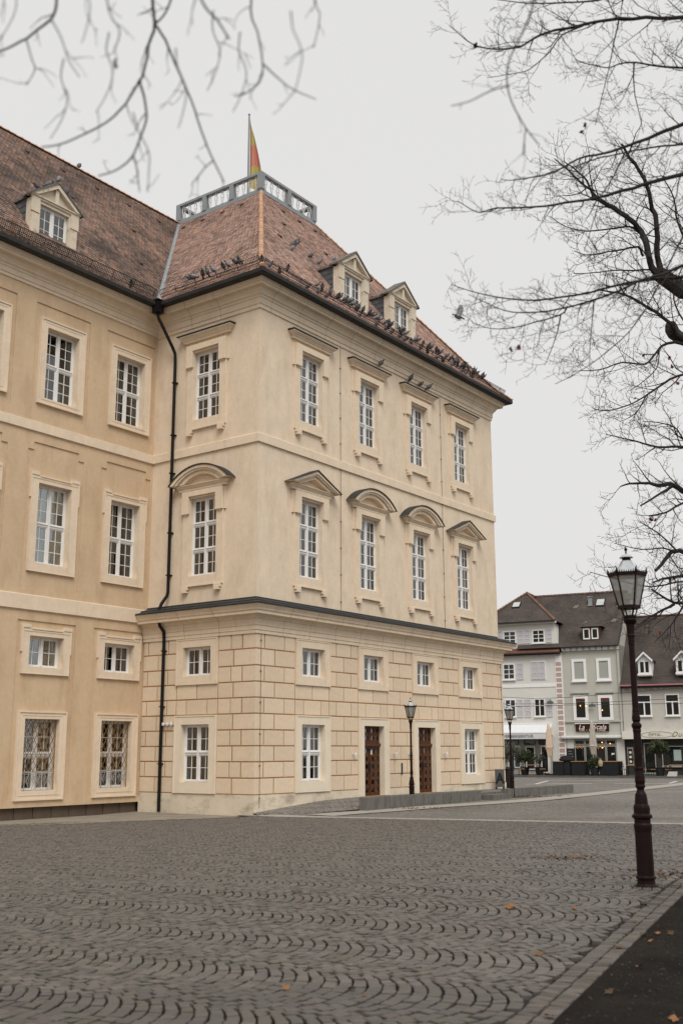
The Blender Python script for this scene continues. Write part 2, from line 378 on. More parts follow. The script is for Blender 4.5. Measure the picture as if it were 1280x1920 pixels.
ROOM = MB().box(-1.3, 1.3, 0, .02, -.6, 3.4).mesh('room_shade', DARKROOM)  # near-black panel, its colour standing in for the unlit room behind the glass
def window(root, x, y, z, w, h, rows, cx, cy, rz=0.0, d=.13, kind='plain', m=.33, mt=.28, mb_=.34, pr=.06, hood=None, hz=0.0, curt=None, smat=None):
    key = (w, h, rows, cx, cy, d); me, cells = cached(('sash',)+key, lambda: sash(w, h, rows, cx, cy, d))
    o = link('window', me, root, (x, y, z), rz); smat = smat or STONE
    link('surround', cached(('sur', kind, w, h, m, mt, mb_, d, pr, smat.name), lambda: surround(kind, w, h, m, mt, mb_, d, pr).mesh('surround', smat)), o)
    if hood: link('pediment' if hood != 'flat' else 'hood', cached(('hood', hood), hood_flat if hood == 'flat' else (lambda: hood_ped(hood))), o, (0, 0, h+mt+hz))
    for px, py, pz, pw, ph in cells:
        link('pane', pane_mesh(pw, ph), o, (px, py, pz), rot=(R_(random.uniform(-.5, .5)), 0, R_(random.uniform(-.6, .6))))
    link('room_shade', ROOM, o, (0, d+.36, 0))
    for c in (curt or []):
        a, b, z0, z1 = c; link('curtain', curtain_mesh(-w/2+a*w, -w/2+b*w, z0*h, z1*h, d+.2), o)
    return o

AX = [3.0, 6.83, 10.65, 14.42]; AXL = 2.57            # window axes
OW = 1.34
# ---- walls of the pavilion
up = [(a-OW/2, a+OW/2, z0, z1) for a in AX for z0, z1 in ((13.84, 16.54), (7.88, 10.80))]
mb = MB().wall(0, W, 6.7, 17.7, grown(up), 0, .36)
put('wall', mb, PLASTER, PAV)
upl = [(-AXL-OW/2, -AXL+OW/2, z0, z1) for z0, z1 in ((13.84, 16.54), (7.88, 10.80))]
put('wall', MB().wall(-L-.02, 0, 6.7, 17.7, grown(upl), 0, .36), PLASTER, PAV, rz=RZL)
mb = MB(); mb.quad((W, 0, -.6), (W, DEP, -.6), (W, DEP, 18.6), (W, 0, 18.6)); mb.quad((W, DEP, -.6), (0, DEP, -.6), (0, DEP, 18.6), (W, DEP, 18.6))
put('wall', mb, PLASTER, PAV)
# ---- rusticated base: mortar plane with the blocks standing proud of it
low = [(a-OW/2, a+OW/2, 4.25, 5.28) for a in AX]+[(a-OW/2, a+OW/2, .60, 2.57) for a in (AX[0], AX[3])]+[(a-OW/2, a+OW/2, -.03, 2.58) for a in AX[1:3]]
GV = P-.016
WB = W-.06
BASE = put('base_wall', MB().wall(-GV, WB+GV-.1, -.7, 5.65, grown(low), -GV, .4), GROOVE, PAV)
lowl = [(-AXL-OW/2, -AXL+OW/2, 4.25, 5.28), (-AXL-OW/2, -AXL+OW/2, .60, 2.57)]
put('base_wall', MB().wall(-L, GV, -.7, 5.65, grown(lowl), -GV, .4), GROOVE, PAV, rz=RZL)
BASE_E = put('base_wall', MB().quad((WB+GV-.1, -GV, -.7), (WB+GV-.1, 6, -.7), (WB+GV-.1, 6, 5.65), (WB+GV-.1, -GV, 5.65)), GROOVE, PAV)
ROWZ = [5.63, 5.085, 4.515, 3.967, 3.43, 2.894, 2.357, 1.82, 1.296, .762, .224]
J = .044; CH = .008
def row_edges(par, full):
    """x positions of the upright joints on the right face for a row; None marks a gap (window)"""
    segs = []; E0 = -P; hw = 1.0
    x = E0; first = True
    bounds = []
    for a in AX: bounds.append((a-hw, a+hw))
    piers = [(E0, bounds[0][0])]+[(bounds[i][1], bounds[i+1][0]) for i in range(3)]+[(bounds[3][1], WB+.05)]
    for i, (a, b) in enumerate(piers):
        w_ = b-a
        if i == 0: js = [.33, 1.40] if par == 0 else [.88]
        elif i == 4: js = [a+w_*.27, a+w_*.80] if par == 0 else [a+w_*.52]
        else: js = [a+w_*.25, a+w_*.75] if par == 0 else [a+w_*.5]
        e = [a]+js+[b]; segs += [(e[k], e[k+1]) for k in range(len(e)-1)]
        if i < 4 and full:
            c, d_ = bounds[i]
            if par == 0:      # blocks bridge the window axis: merge with neighbours' edges
                segs += [(c, c+.5), (c+.5, c+1.5), (c+1.5, d_)]
            else: segs += [(c, c+1), (c+1, d_)]
    return segs
BLK = {}
def block(x0, x1, z0, z1, parent, rz=0.0):
    w_, h_ = round(x1-x0-J, 2), round(z1-z0-J, 3)
    if (w_, h_) not in BLK: BLK[(w_, h_)] = MB().chamfer(-w_/2, w_/2, 0, .03, -h_/2, h_/2, CH).mesh('block', BLOCK)
    y = -P+random.uniform(-.003, .003)
    p = ((x0+x1)/2, y, (z0+z1)/2)
    link('block', BLK[(w_, h_)], parent, p)
BASEL = [o for o in PAV.children if o.name.startswith('base_wall')][1]
for r in range(10):
    z1, z0 = ROWZ[r], ROWZ[r+1]; par = r % 2; zc = (z0+z1)/2
    full = 2.84 < zc < 3.97
    for (a, b) in row_edges(par, full):
        if a < -P+.01:                     # block that turns the corner
            w_, h_ = b-a-J, z1-z0-J; dl = (.62 if par == 0 else 1.02)
            m_ = MB(); c = CH; q = (a, a, z0+J/2)
            zz = [z0+J/2, z0+J/2+c, z1-J/2-c, z1-J/2]; ins = [c, 0, 0, c]
            lines = [[(a+i_+.0, a+dl-J, z), (a+i_, a+i_, z), (b-J, a+i_, z)] for z, i_ in zip(zz, ins)]
            m_.rows(lines); m_.quad((b-J, a, z0+J/2), (b-J, a+.06, z0+J/2), (b-J, a+.06, z1-J/2), (b-J, a, z1-J/2))
            m_.add([(a+c, a+dl-J, zz[3]), (a+c, a+c, zz[3]), (b-J, a+c, zz[3]), (b-J, a+.1, zz[3]), (a+.1, a+.1, zz[3]), (a+.1, a+dl-J, zz[3])], [(0, 1, 4, 5), (1, 2, 3, 4)])
            m_.add([(a+c, a+dl-J, zz[0]), (a+c, a+c, zz[0]), (b-J, a+c, zz[0]), (b-J, a+.1, zz[0]), (a+.1, a+.1, zz[0]), (a+.1, a+dl-J, zz[0])], [(5, 4, 1, 0), (4, 3, 2, 1)])
            put('block', m_, BLOCK, BASE)
        else: block(a, b, z0, z1, BASE)
    # left face, in its own frame x = -v
    hwl = (1.0); a0 = -AXL-hwl; a1 = -AXL+hwl
    right_edge = -(-P+(.62 if par == 0 else 1.02)); 
    js = [right_edge, a1] if par == 1 else [right_edge, right_edge-.55-.0, a1]
    if par == 0: js = [right_edge, -.98, a1]
    e = js[::-1]; segs = [(e[k], e[k+1]) for k in range(len(e)-1)]
    wl_ = a0+L; e2 = [-L, -L+.14*wl_, -L+.73*wl_, a0] if par == 0 else [-L, -L+.44*wl_, a0]
    segs += [(e2[k], e2[k+1]) for k in range(len(e2)-1)]
    if full: segs += [(a0, a0+.5), (a0+.5, a0+1.5), (a0+1.5, a1)] if par == 0 else [(a0, a0+1), (a0+1, a1)]
    for a, b in segs:
        if b-a > .1: block(a, b, z0, z1, BASEL)
# ---- plinth
mb = MB()
for a, b in ((0, AX[1]-1.0), (AX[1]+1.0, AX[2]-1.0), (AX[2]+1.0, WB+.06)): mb.box(a, b, -.165, 0, -.7, .215)
mb.box(-.165, 0, -.165, L, -.7, .215)
put('plinth', mb, PLINTH, PAV)
# ---- windows
CV = [[(.0, .60, 0, .72), (0, .35, .72, 1)], [(.0, .66, 0, 1), (.66, 1, 0, .18)], [(0, .7, 0, .65), (.0, .3, .6, 1)], [(.0, .62, 0, .85)], [(.0, .62, 0, .8), (0, .3, .8, 1)], [(0, .68, 0, 1)], [(0, .55, 0, .66), (0, .3, .6, 1)], [(0, .65, 0, .4), (0, .3, .4, 1)]]
for i, a in enumerate(AX):
    window(PAV, a, 0, 13.84, OW, 2.70, 3, 2, 2, kind='ears', mt=.30, mb_=.38, pr=.07, hood='flat', hz=.14, curt=CV[i])
    window(PAV, a, 0, 7.88, OW, 2.92, 3, 2, 2, kind='ears', mt=.27, mb_=.38, pr=.07, hood='tri' if i in (0, 3) else 'seg', hz=.02, curt=CV[4+i])
    window(PAV, a, -P, 4.25, OW, 1.03, 1, 2, 2, d=.16, mt=.30, mb_=.30, curt=[[(0, .5, 0, 1)], [(.55, 1, 0, 1)], [], [(.1, 1, 0, 1)]][i])
for i in (0, 3):
    window(PAV, AX[i], -P, .60, OW, 1.97, 2, 2, 2, d=.16, mt=.315, mb_=.37, smat=STONE_L, curt=[(0, .35, .5, 1)] if i == 0 else [(.05, .95, 0, .95)])
window(PAV, 0, AXL, 13.84, OW, 2.70, 3, 2, 2, RZL, kind='ears', mt=.30, mb_=.38, pr=.07, hood='flat', hz=.14, curt=[(0, 1, 0, .3)])
window(PAV, 0, AXL, 7.88, OW, 2.92, 3, 2, 2, RZL, kind='ears', mt=.27, mb_=.38, pr=.07, hood='seg', hz=.02, curt=[(.1, .9, 0, .22)])
window(PAV, -P, AXL, 4.25, OW, 1.03, 1, 2, 2, RZL, d=.16, mt=.30, mb_=.30, curt=[(.5, 1, 0, .5)])
window(PAV, -P, AXL, .60, OW, 1.97, 2, 2, 2, RZL, d=.16, mt=.315, mb_=.37, smat=STONE_L)
# notice taped inside a ground floor window
g0 = [o for o in PAV.children if o.name.startswith('window') and abs(o.location.x-3.0) < .01 and abs(o.location.z-.6) < .01][0]
link('notice', MB().box(-.27, .27, 0, .003, -.26, .26).mesh('notice', mat('paper', (.72, .70, .68), .8, .05)), g0, (.34, .245, .34))
# ---- doors
def door(x):
    w_, d, zt = OW, .18, 1.90
    mb = MB(); cells = []
    def leaf(x0, x1, z0, z1, nx, nz, y):
        st = .075; pw, ph = (x1-x0-st*(nx+1))/nx, (z1-z0-.10*(nz+1))/nz
        for i in range(nx+1): mb.box(x0+i*(pw+st), x0+i*(pw+st)+st, y, y+.05, z0, z1)
        for i in range(nx):
            xa = x0+st+i*(pw+st)
            for k in range(nz+1): mb.box(xa, xa+pw, y+.001, y+.05, z0+k*(ph+.10), z0+k*(ph+.10)+.10)
            for k in range(nz):
                zc = z0+.10+k*(ph+.10)
                mb.box(xa, xa+pw, y+.006, y+.03, zc, zc+.025); mb.box(xa, xa+.018, y+.008, y+.03, zc+.025, zc+ph); mb.box(xa+pw-.018, xa+pw, y+.008, y+.03, zc+.025, zc+ph)
                cells.append((xa+pw/2, y+.035, zc+ph/2, pw, ph))
    leaf(-w_/2, -.02, -.02+.02, zt-.05, 2, 6, d); leaf(.02, w_/2, .0, zt-.05, 2, 6, d)
    mb.box(-.02, .02, d-.03, d+.05, 0, zt-.05)
    leaf(-w_/2, -.02, zt+.06, 2.61, 2, 2, d+.01); leaf(.02, w_/2, zt+.06, 2.61, 2, 2, d+.01); mb.box(-.02, .02, d-.01, d+.06, zt+.06, 2.61)
    mb.box(-w_/2, w_/2, d-.06, d+.06, zt-.05, zt+.06)
    o = put('door', mb, WOOD, PAV, (x, -P, -.03))
    link('surround', cached('doorsur', lambda: surround('door', OW, 2.61, .33, .305, 0, .20, .06).mesh('surround', STONE_L)), o)
    for px, py, pz, pw, ph in cells: link('pane', pane_mesh(pw, ph), o, (px, py, pz))
    link('room_shade', ROOM, o, (0, d+.36, 0))
    put('handle', MB().tube([(-.07, d-.06, .92), (-.07, d-.07, 1.05), (-.07, d-.06, 1.2)], .014, 6).box(-.09, -.05, d-.03, d, .9, 1.24), BLACKMET, o)
    return o
d1, d2 = door(AX[1]), door(AX[2])
link('notice', MB().box(-.04, .04, 0, .003, -.09, .09).mesh('notice', MATS['paper']), d1, (.10, .172, 1.62))
put('door_closer', MB().box(-.5, .5, .13, .178, 1.74, 1.79), BLACKMET, d1)
# ---- band course, cornices, gutter
def pav_lines(prof, inner):
    out_ = []
    for o, z in prof: out_.append([(-o, (L-o if inner else L-.001), z), (-o, -o, z), (W+o, -o, z), (W+o, DEP, z)])
    return out_
put('band_course', MB().rows(pav_lines([(0, 12.46), (.07, 12.48), (.07, 12.79), (0, 12.83)], True)), STONE, PAV)
LOWP = [(.115, 5.60), (.19, 5.60), (.19, 5.705), (.215, 5.73), (.215, 5.86), (.24, 5.89), (.24, 6.09), (.29, 6.13), (.30, 6.17), (.35, 6.22), (.54, 6.24), (.54, 6.33), (.58, 6.36), (.60, 6.42), (.66, 6.50), (.68, 6.52), (.68, 6.56)]
def low_lines(prof):
    e_ = W-.20
    return [[(-o, L-.001, z), (-o, -o, z), (e_+o, -o, z), (e_+o, 8, z)] for o, z in prof]
def cornice_stones(prof, name, end, inner, cuts_u, cuts_v, deep):
    core = put(name, MB().rows([[(-o+deep, (L-o+deep if inner else L-.001), z), (-o+deep, -o+deep, z), (end+o-deep, -o+deep, z), (end+o-deep, 8, z)] for o, z in prof]), STONE_J, PAV)
    g = .007; cu = [0.0]+cuts_u+[end]; cv = cuts_v
    def seg(lines): put('cornice_stone', MB().rows(lines), STONE, core)
    seg([[(-o, cv[0]-g, z), (-o, -o, z), (cu[1]-g, -o, z)] for o, z in prof])                     # corner stone
    for a, b in zip(cv[:-1], cv[1:]): seg([[(-o, b-g, z), (-o, a+g, z)] for o, z in prof])
    seg([[(-o, (L-o if inner else L-.001), z), (-o, cv[-1]+g, z)] for o, z in prof])
    for a, b in zip(cu[1:-2], cu[2:-1]): seg([[(a+g, -o, z), (b-g, -o, z)] for o, z in prof])
    seg([[(cu[-2]+g, -o, z), (end+o, -o, z), (end+o, 8, z)] for o, z in prof])
STONE_J = mat('cornice_joint', (.20, .13, .075), .95, .1)
cornice_stones(LOWP, 'base_cornice', W-.20, False, [1.25, 2.75, 4.3, 5.9, 7.45, 9.05, 10.6, 12.1, 13.7, 15.3, 16.6], [1.5, 3.2], .02)
put('lead_flashing', MB().rows(low_lines([(.685, 6.545), (.715, 6.55), (.715, 6.60), (.44, 6.68), (.44, 6.715), (.40, 6.74), (.06, 6.83), (.05, 6.89), (.0, 6.90)])), LEAD, PAV)
UPP = [(0, 17.58), (.05, 17.60), (.05, 17.73), (.085, 17.76), (.085, 17.97), (.12, 18.0), (.13, 18.05), (.19, 18.10), (.21, 18.15), (.27, 18.24), (.31, 18.28), (.47, 18.295), (.47, 18.385), (.50, 18.40), (.53, 18.50), (.57, 18.545), (.57, 18.60)]
cornice_stones(UPP, 'cornice', W, True, [.55, 2.2, 3.9, 5.55, 7.3, 8.9, 10.5, 12.2, 13.8, 15.5, 16.9], [1.9, 3.4], .015)
GUT = [(.575, 18.52), (.78, 18.52), (.83, 18.56), (.84, 18.69), (.80, 18.69), (.79, 18.62), (.575, 18.61)]
put('gutter', MB().rows(pav_lines(GUT, True)), GUTTER, PAV)
# joints in the cornice stones, as fine dark cuts
# ---- downpipe with hopper
px_, py_ = -.13, 4.18
mb = MB(); mb.box(-.98, -.66, L-.98, L-.66, 18.25, 18.72); mb.box(-1.02, -.62, L-1.02, L-.62, 18.72, 18.76)
mb.tube([(-.82, L-.82, 18.27), (-.80, L-.84, 18.05), (-.72, L-.88, 17.9), (-.25, py_+.05, 16.95), (-.15, py_, 16.7), (px_, py_, 16.4), (px_, py_, 7.4), (-.15, py_+.02, 7.25), (-.32, py_+.12, 6.95), (-.40, py_+.15, 6.72)], .062, 10)
put('downpipe', mb, PIPE, PAV)
mb = MB(); mb.tube([(-.42, py_+.1, 6.26), (-.42, py_+.08, 6.14), (-.30, py_-.02, 5.92), (-.26, py_, 5.75), (-.25, py_, 5.5), (-.25, py_, -.42)], .062, 10)
for z in (5.2, 3.2, 1.2): mb.box(-.32, -.15, py_-.075, py_+.075, z, z+.04)
put('downpipe', mb, PIPE, PAV)
mb = MB()
for z in (15.5, 13.4, 11.9, 9.6, 8.0): mb.box(-.20, 0, py_-.078, py_+.078, z, z+.045)
put('pipe_bracket', mb, PIPE, PAV)
# ---- lightning conductors
def cable(us, z0, z1, y):
    mb = MB().tube([(us, y, z0), (us, y, (z0+z1)/2), (us, y, z1)], .008, 5)
    z = z0+.3
    while z < z1: mb.box(us-.02, us+.02, y-.015, y+.03, z, z+.04); z += 1.05
    put('lightning_cable', mb, mat('cable', (.14, .07, .045), .6, .2), PAV)
cable(4.93, 6.9, 17.6, -.03); cable(12.62, 6.9, 17.6, -.03); cable(.10, -.2, 5.6, -P-.03); cable(WB-.15, -.1, 5.6, -P-.03)
# ---- small wall fittings
for u in (5.45, 8.2, 9.3, 12.05):
    o = put('wall_spotlight', MB().lathe([(.055, -.06), (.06, .0), (.045, .05), (0, .065)], 12).box(-.02, .02, -.02, .16, -.01, .03), WHMET, PAV, (u, -P-.14, 1.52))
put('letter_slot', MB().box(-.04, .04, -.03, 0, -.22, .22), LEAD, PAV, (8.78, -P, .95))
o = put('wall_sensor', MB().box(-.03, .0, -.28, .28, -.02, .02).lathe([(.05, -.05), (.06, 0), (.04, .06)], 8, (-.08, .2, 0)).lathe([(.05, -.05), (.06, 0), (.04, .06)], 8, (-.08, .0, 0)).lathe([(.05, -.05), (.06, 0), (.04, .06)], 8, (-.08, -.2, 0)), WHMET, PAV, (-P-.02, 3.88, 2.60))

# ================================================================== roofs
PROF = [(-.79, 18.665), (-.15, 19.24), (5.85, 27.2)]        # (inward, z) on the street side
UTOP = 6.7
def prof_at(z):                                                # inward distance and side-slope distance at height z
    (a0, z0), (a1, z1), (a2, z2) = PROF
    if z <= z1: k = (z-z0)/(z1-z0); v = a0+(a1-a0)*k; return v, v
    k = (z-z1)/(z2-z1); return a1+(a2-a1)*k, a1+(UTOP-a1)*k
def tile_field(place, s_lo, s_hi, segs, palette, wt=.18, ex=.165, seed=1, skip=None):
    """rows of rounded flat tiles; place(s, a, z) -> point; segs: [(a0,z0,a1,z1)] up the slope"""
    rr = random.Random(seed); mb = MB(); row = 0
    outl = [(-.5, .065), (-.34, .02), (0, 0), (.34, .02), (.5, .065)]
    for a0, z0, a1, z1 in segs:
        ln = math.hypot(a1-a0, z1-z0); da, dz = (a1-a0)/ln, (z1-z0)/ln; na, nz = -dz, da
        n = int(ln/ex)
        for i in range(n+1):
            t = i*ex; z = z0+dz*t
            if z > z1+.01: break
            lo, hi = s_lo(z), s_hi(z); off = (.5 if row % 2 else 0)*wt; row += 1
            k0 = math.floor((lo-off)/wt); k1 = math.ceil((hi-off)/wt)
            for k in range(k0, k1+1):
                s = off+k*wt
                if s < lo-.02 or s > hi+.02: continue
                if skip and skip(s, a0+da*t, z): continue
                j = rr.uniform(-.006, .006); tw = wt-.008; lift = .034+rr.uniform(-.006, .007); cpick = palette[min(len(palette)-1, int(rr.random()**1.5*len(palette)))]
                br = rr.uniform(.82, 1.15); c = (cpick[0]*br, cpick[1]*br, cpick[2]*br)
                vs = []
                for x, y in outl: tt = t+y+j; vs.append(place(s+x*tw, a0+da*tt+na*lift, z0+dz*tt+nz*lift))
                for x, y in outl: tt = t+y+j; vs.append(place(s+x*tw, a0+da*tt+na*(lift-.02), z0+dz*tt+nz*(lift-.02)))
                tt = t+.235; vs += [place(s+.5*tw, a0+da*tt+na*.006, z0+dz*tt+nz*.006), place(s-.5*tw, a0+da*tt+na*.006, z0+dz*tt+nz*.006)]
                mb.add(vs, [(0, 1, 2, 3, 4, 10, 11), (0, 5, 6, 1), (1, 6, 7, 2), (2, 7, 8, 3), (3, 8, 9, 4)], 0, c)
    return mb
SEG = [(*PROF[0], *PROF[1]), (*PROF[1], *PROF[2])]
PAL = [(.42, .285, .23), (.39, .265, .215), (.46, .315, .255), (.35, .235, .19), (.49, .335, .27), (.28, .19, .155), (.48, .28, .19)]
PALW = [(.27, .185, .145), (.31, .21, .165), (.22, .15, .12), (.35, .225, .17), (.16, .11, .09), (.38, .22, .15)]
# underlay sheets
def zs(): return [p[1] for p in PROF]
mb = MB()
ln_r = [[(prof_at(z)[1], prof_at(z)[0], z-.02), (W-prof_at(z)[1], prof_at(z)[0], z-.02)] for z in zs()]; mb.rows(ln_r)
ln_l = [[(prof_at(z)[1], prof_at(z)[0]+L, z-.02), (prof_at(z)[1], prof_at(z)[0], z-.02)] for z in zs()]; mb.rows(ln_l)
ln_e = [[(W-prof_at(z)[1], prof_at(z)[0], z-.02), (W-prof_at(z)[1], DEP-prof_at(z)[0], z-.02)] for z in zs()]; mb.rows(ln_e)
ln_b = [[(W-prof_at(z)[1], DEP-prof_at(z)[0], z-.02), (-6, DEP-prof_at(z)[0], z-.02)] for z in zs()]; mb.rows(ln_b)
mb.quad((UTOP, 5.85, 27.2), (W-UTOP, 5.85, 27.2), (W-UTOP, DEP-5.85, 27.2), (UTOP, DEP-5.85, 27.2))
TB = mat('roof_batten', (.10, .065, .05), .9, .2)
ROOF = put('roof', mb, TB, PAV)
DORM = [(6.55, .45), (10.33, .45)]
def skip_r(s, a, z):
    for c, vf in DORM:
        if abs(s-c) < 1.02 and a > vf-.03 and z < 21.4+max(0, (1.1-abs(s-c))*.75): return True
    return False
tag(put('tiles', tile_field(lambda s, a, z: (s, a, z), lambda z: prof_at(z)[1], lambda z: W-prof_at(z)[1], SEG, PAL, seed=2, skip=skip_r), TILE, ROOF), kind='stuff')
tag(put('tiles', tile_field(lambda s, a, z: (a if a < -.15 else -.15+(a+.15)*(UTOP+.15)/6.0, -s, z), lambda z: -prof_at(z)[0]-L, lambda z: -prof_at(z)[0], SEG, PAL, seed=3), TILE, ROOF), kind='stuff')
mb = MB()
wz = zs(); wr = [[(-24, PROF[i][0], wz[i]-.02), (prof_at(wz[i])[1], PROF[i][0], wz[i]-.02)] for i in range(3)]
mb.rows(wr); mb.quad((-24, 5.85, 27.18), (UTOP, 5.85, 27.18), (UTOP, 11.6, 18.6), (-24, 11.6, 18.6))
WROOF = put('roof', mb, TB, WING)
WD = (-4.95, .45)
def skip_w(s, a, z): return abs(s-WD[0]) < 1.02 and a > WD[1]-.03 and z < 21.2+max(0, (1.1-abs(s-WD[0]))*.75)
tag(put('tiles', tile_field(lambda s, a, z: (s, a, z), lambda z: -12.5, lambda z: prof_at(z)[1], SEG, PALW, seed=4, skip=skip_w), TILE_W, WROOF), kind='stuff')
# hip and ridge tiles, each its own piece
def ridge_mesh(ln):
    mb = MB(); n = 6; rows = []
    for x, r in ((0, .115), (ln*.86, .10), (ln*.87, .125), (ln, .125)):
        rows.append([(x, r*math.cos(math.pi*k/n), r*math.sin(math.pi*k/n)*.85) for k in range(n+1)])
    mb.rows(rows); mb.add(rows[0], [tuple(range(n+1))]); mb.add(rows[-1], [tuple(range(n, -1, -1))]); return mb.mesh('ridge_tile', RIDGE, False)
RM = ridge_mesh(.38)
def ridge_run(p, q, parent, ex=.33):
    p, q = Vector(p), Vector(q); d = q-p; n = int(d.length/ex); x = d.normalized(); zz = Vector((0, 0, 1)); y = zz.cross(x).normalized(); zz = x.cross(y)
    Mx = Matrix((x, y, zz)).transposed().to_4x4()
    for i in range(n):
        o = link('ridge_tile', RM, parent); a = p+x*(i+1)*d.length/n
        o.matrix_local = Matrix.Translation(a+zz*.03) @ Mx @ Matrix.Rotation(math.pi, 4, 'Z') @ Matrix.Rotation(R_(random.uniform(-1, 1)), 4, 'Y')
ridge_run((-.15, -.15, 19.24), (UTOP, 5.85, 27.15), ROOF); ridge_run((-.79, -.79, 18.70), (-.15, -.15, 19.24), ROOF)
ridge_run((W+.15, -.15, 19.24), (W-UTOP, 5.85, 27.15), ROOF); ridge_run((W+.79, -.79, 18.70), (W+.15, -.15, 19.24), ROOF)
ridge_run((-12.5, 5.85, 27.19), (UTOP-.1, 5.85, 27.19), WROOF, .36)
# valley between wing and pavilion
va = [(prof_at(z)[1], L+prof_at(z)[0], z) for z in zs()]
mb = MB(); mb.rows([[(x-.11, y-.02, z+.05) for x, y, z in va], [(x, y, z+.075) for x, y, z in va], [(x+.02, y-.13, z+.05) for x, y, z in va]])
put('valley_flashing', mb, GREYMET, ROOF)
# snow guards: lattice along the eaves
def snow_guard(p, q, up, parent, h=.30):
    p, q, up = Vector(p), Vector(q), Vector(up).normalized(); d = (q-p); n = int(d.length/.075); x = d/n; mb = MB()
    for zz in (.03, .14, h): mb.tube([p+up*zz, q+up*zz], .013, 4)
    for i in range(n+1): mb.tube([p+x*i+up*.02, p+x*i+up*h], .010 if i % 14 else .022, 3, cap=False)
    return put('snow_guard', mb, BLACKMET, parent)
snow_guard((-.5, -.60, 18.98), (W+.4, -.60, 18.98), (0, -.45, 1), ROOF, .20)
snow_guard((-.60, -.5, 18.98), (-.60, L-.75, 18.98), (-.45, 0, 1), ROOF)
snow_guard((-12.5, -.60, 18.98), (-.8, -.60, 18.98), (0, -.45, 1), WROOF)
# little ventilator hoods scattered over the slopes
def vent(parent, u, z, wing=False, side=False):
    a, b = prof_at(z); mb = MB().add([(-.08, -.10, -.02), (.08, -.10, -.02), (.06, .06, .13), (-.06, .06, .13), (-.09, -.03, -.10), (.09, -.03, -.10)], [(0, 1, 2, 3), (4, 5, 1, 0), (0, 3, 4), (1, 5, 2)])
    if side: put('roof_vent', mb, TB, parent, (b, u, z+.06), RZL)
    else: put('roof_vent', mb, TB, parent, (u, a, z+.06))
for u in (7.4, 8.6, 9.8): vent(ROOF, u, 26.2)
for u, z in ((6.0, 24.6), (8.5, 24.0), (11, 24.3), (4.2, 22.9), (12.5, 22.8)): vent(ROOF, u, z)
for k in range(4): vent(ROOF, 6.3+k*1.25, 26.3, side=True)
for k in range(8): vent(WROOF, 4.6-k*1.9, 26.2)
for u, z in ((1.5, 23.9), (-1.8, 24.1), (3.4, 23.0), (-3.0, 22.4), (.2, 21.3), (-6.6, 23.5)): vent(WROOF, u, z)

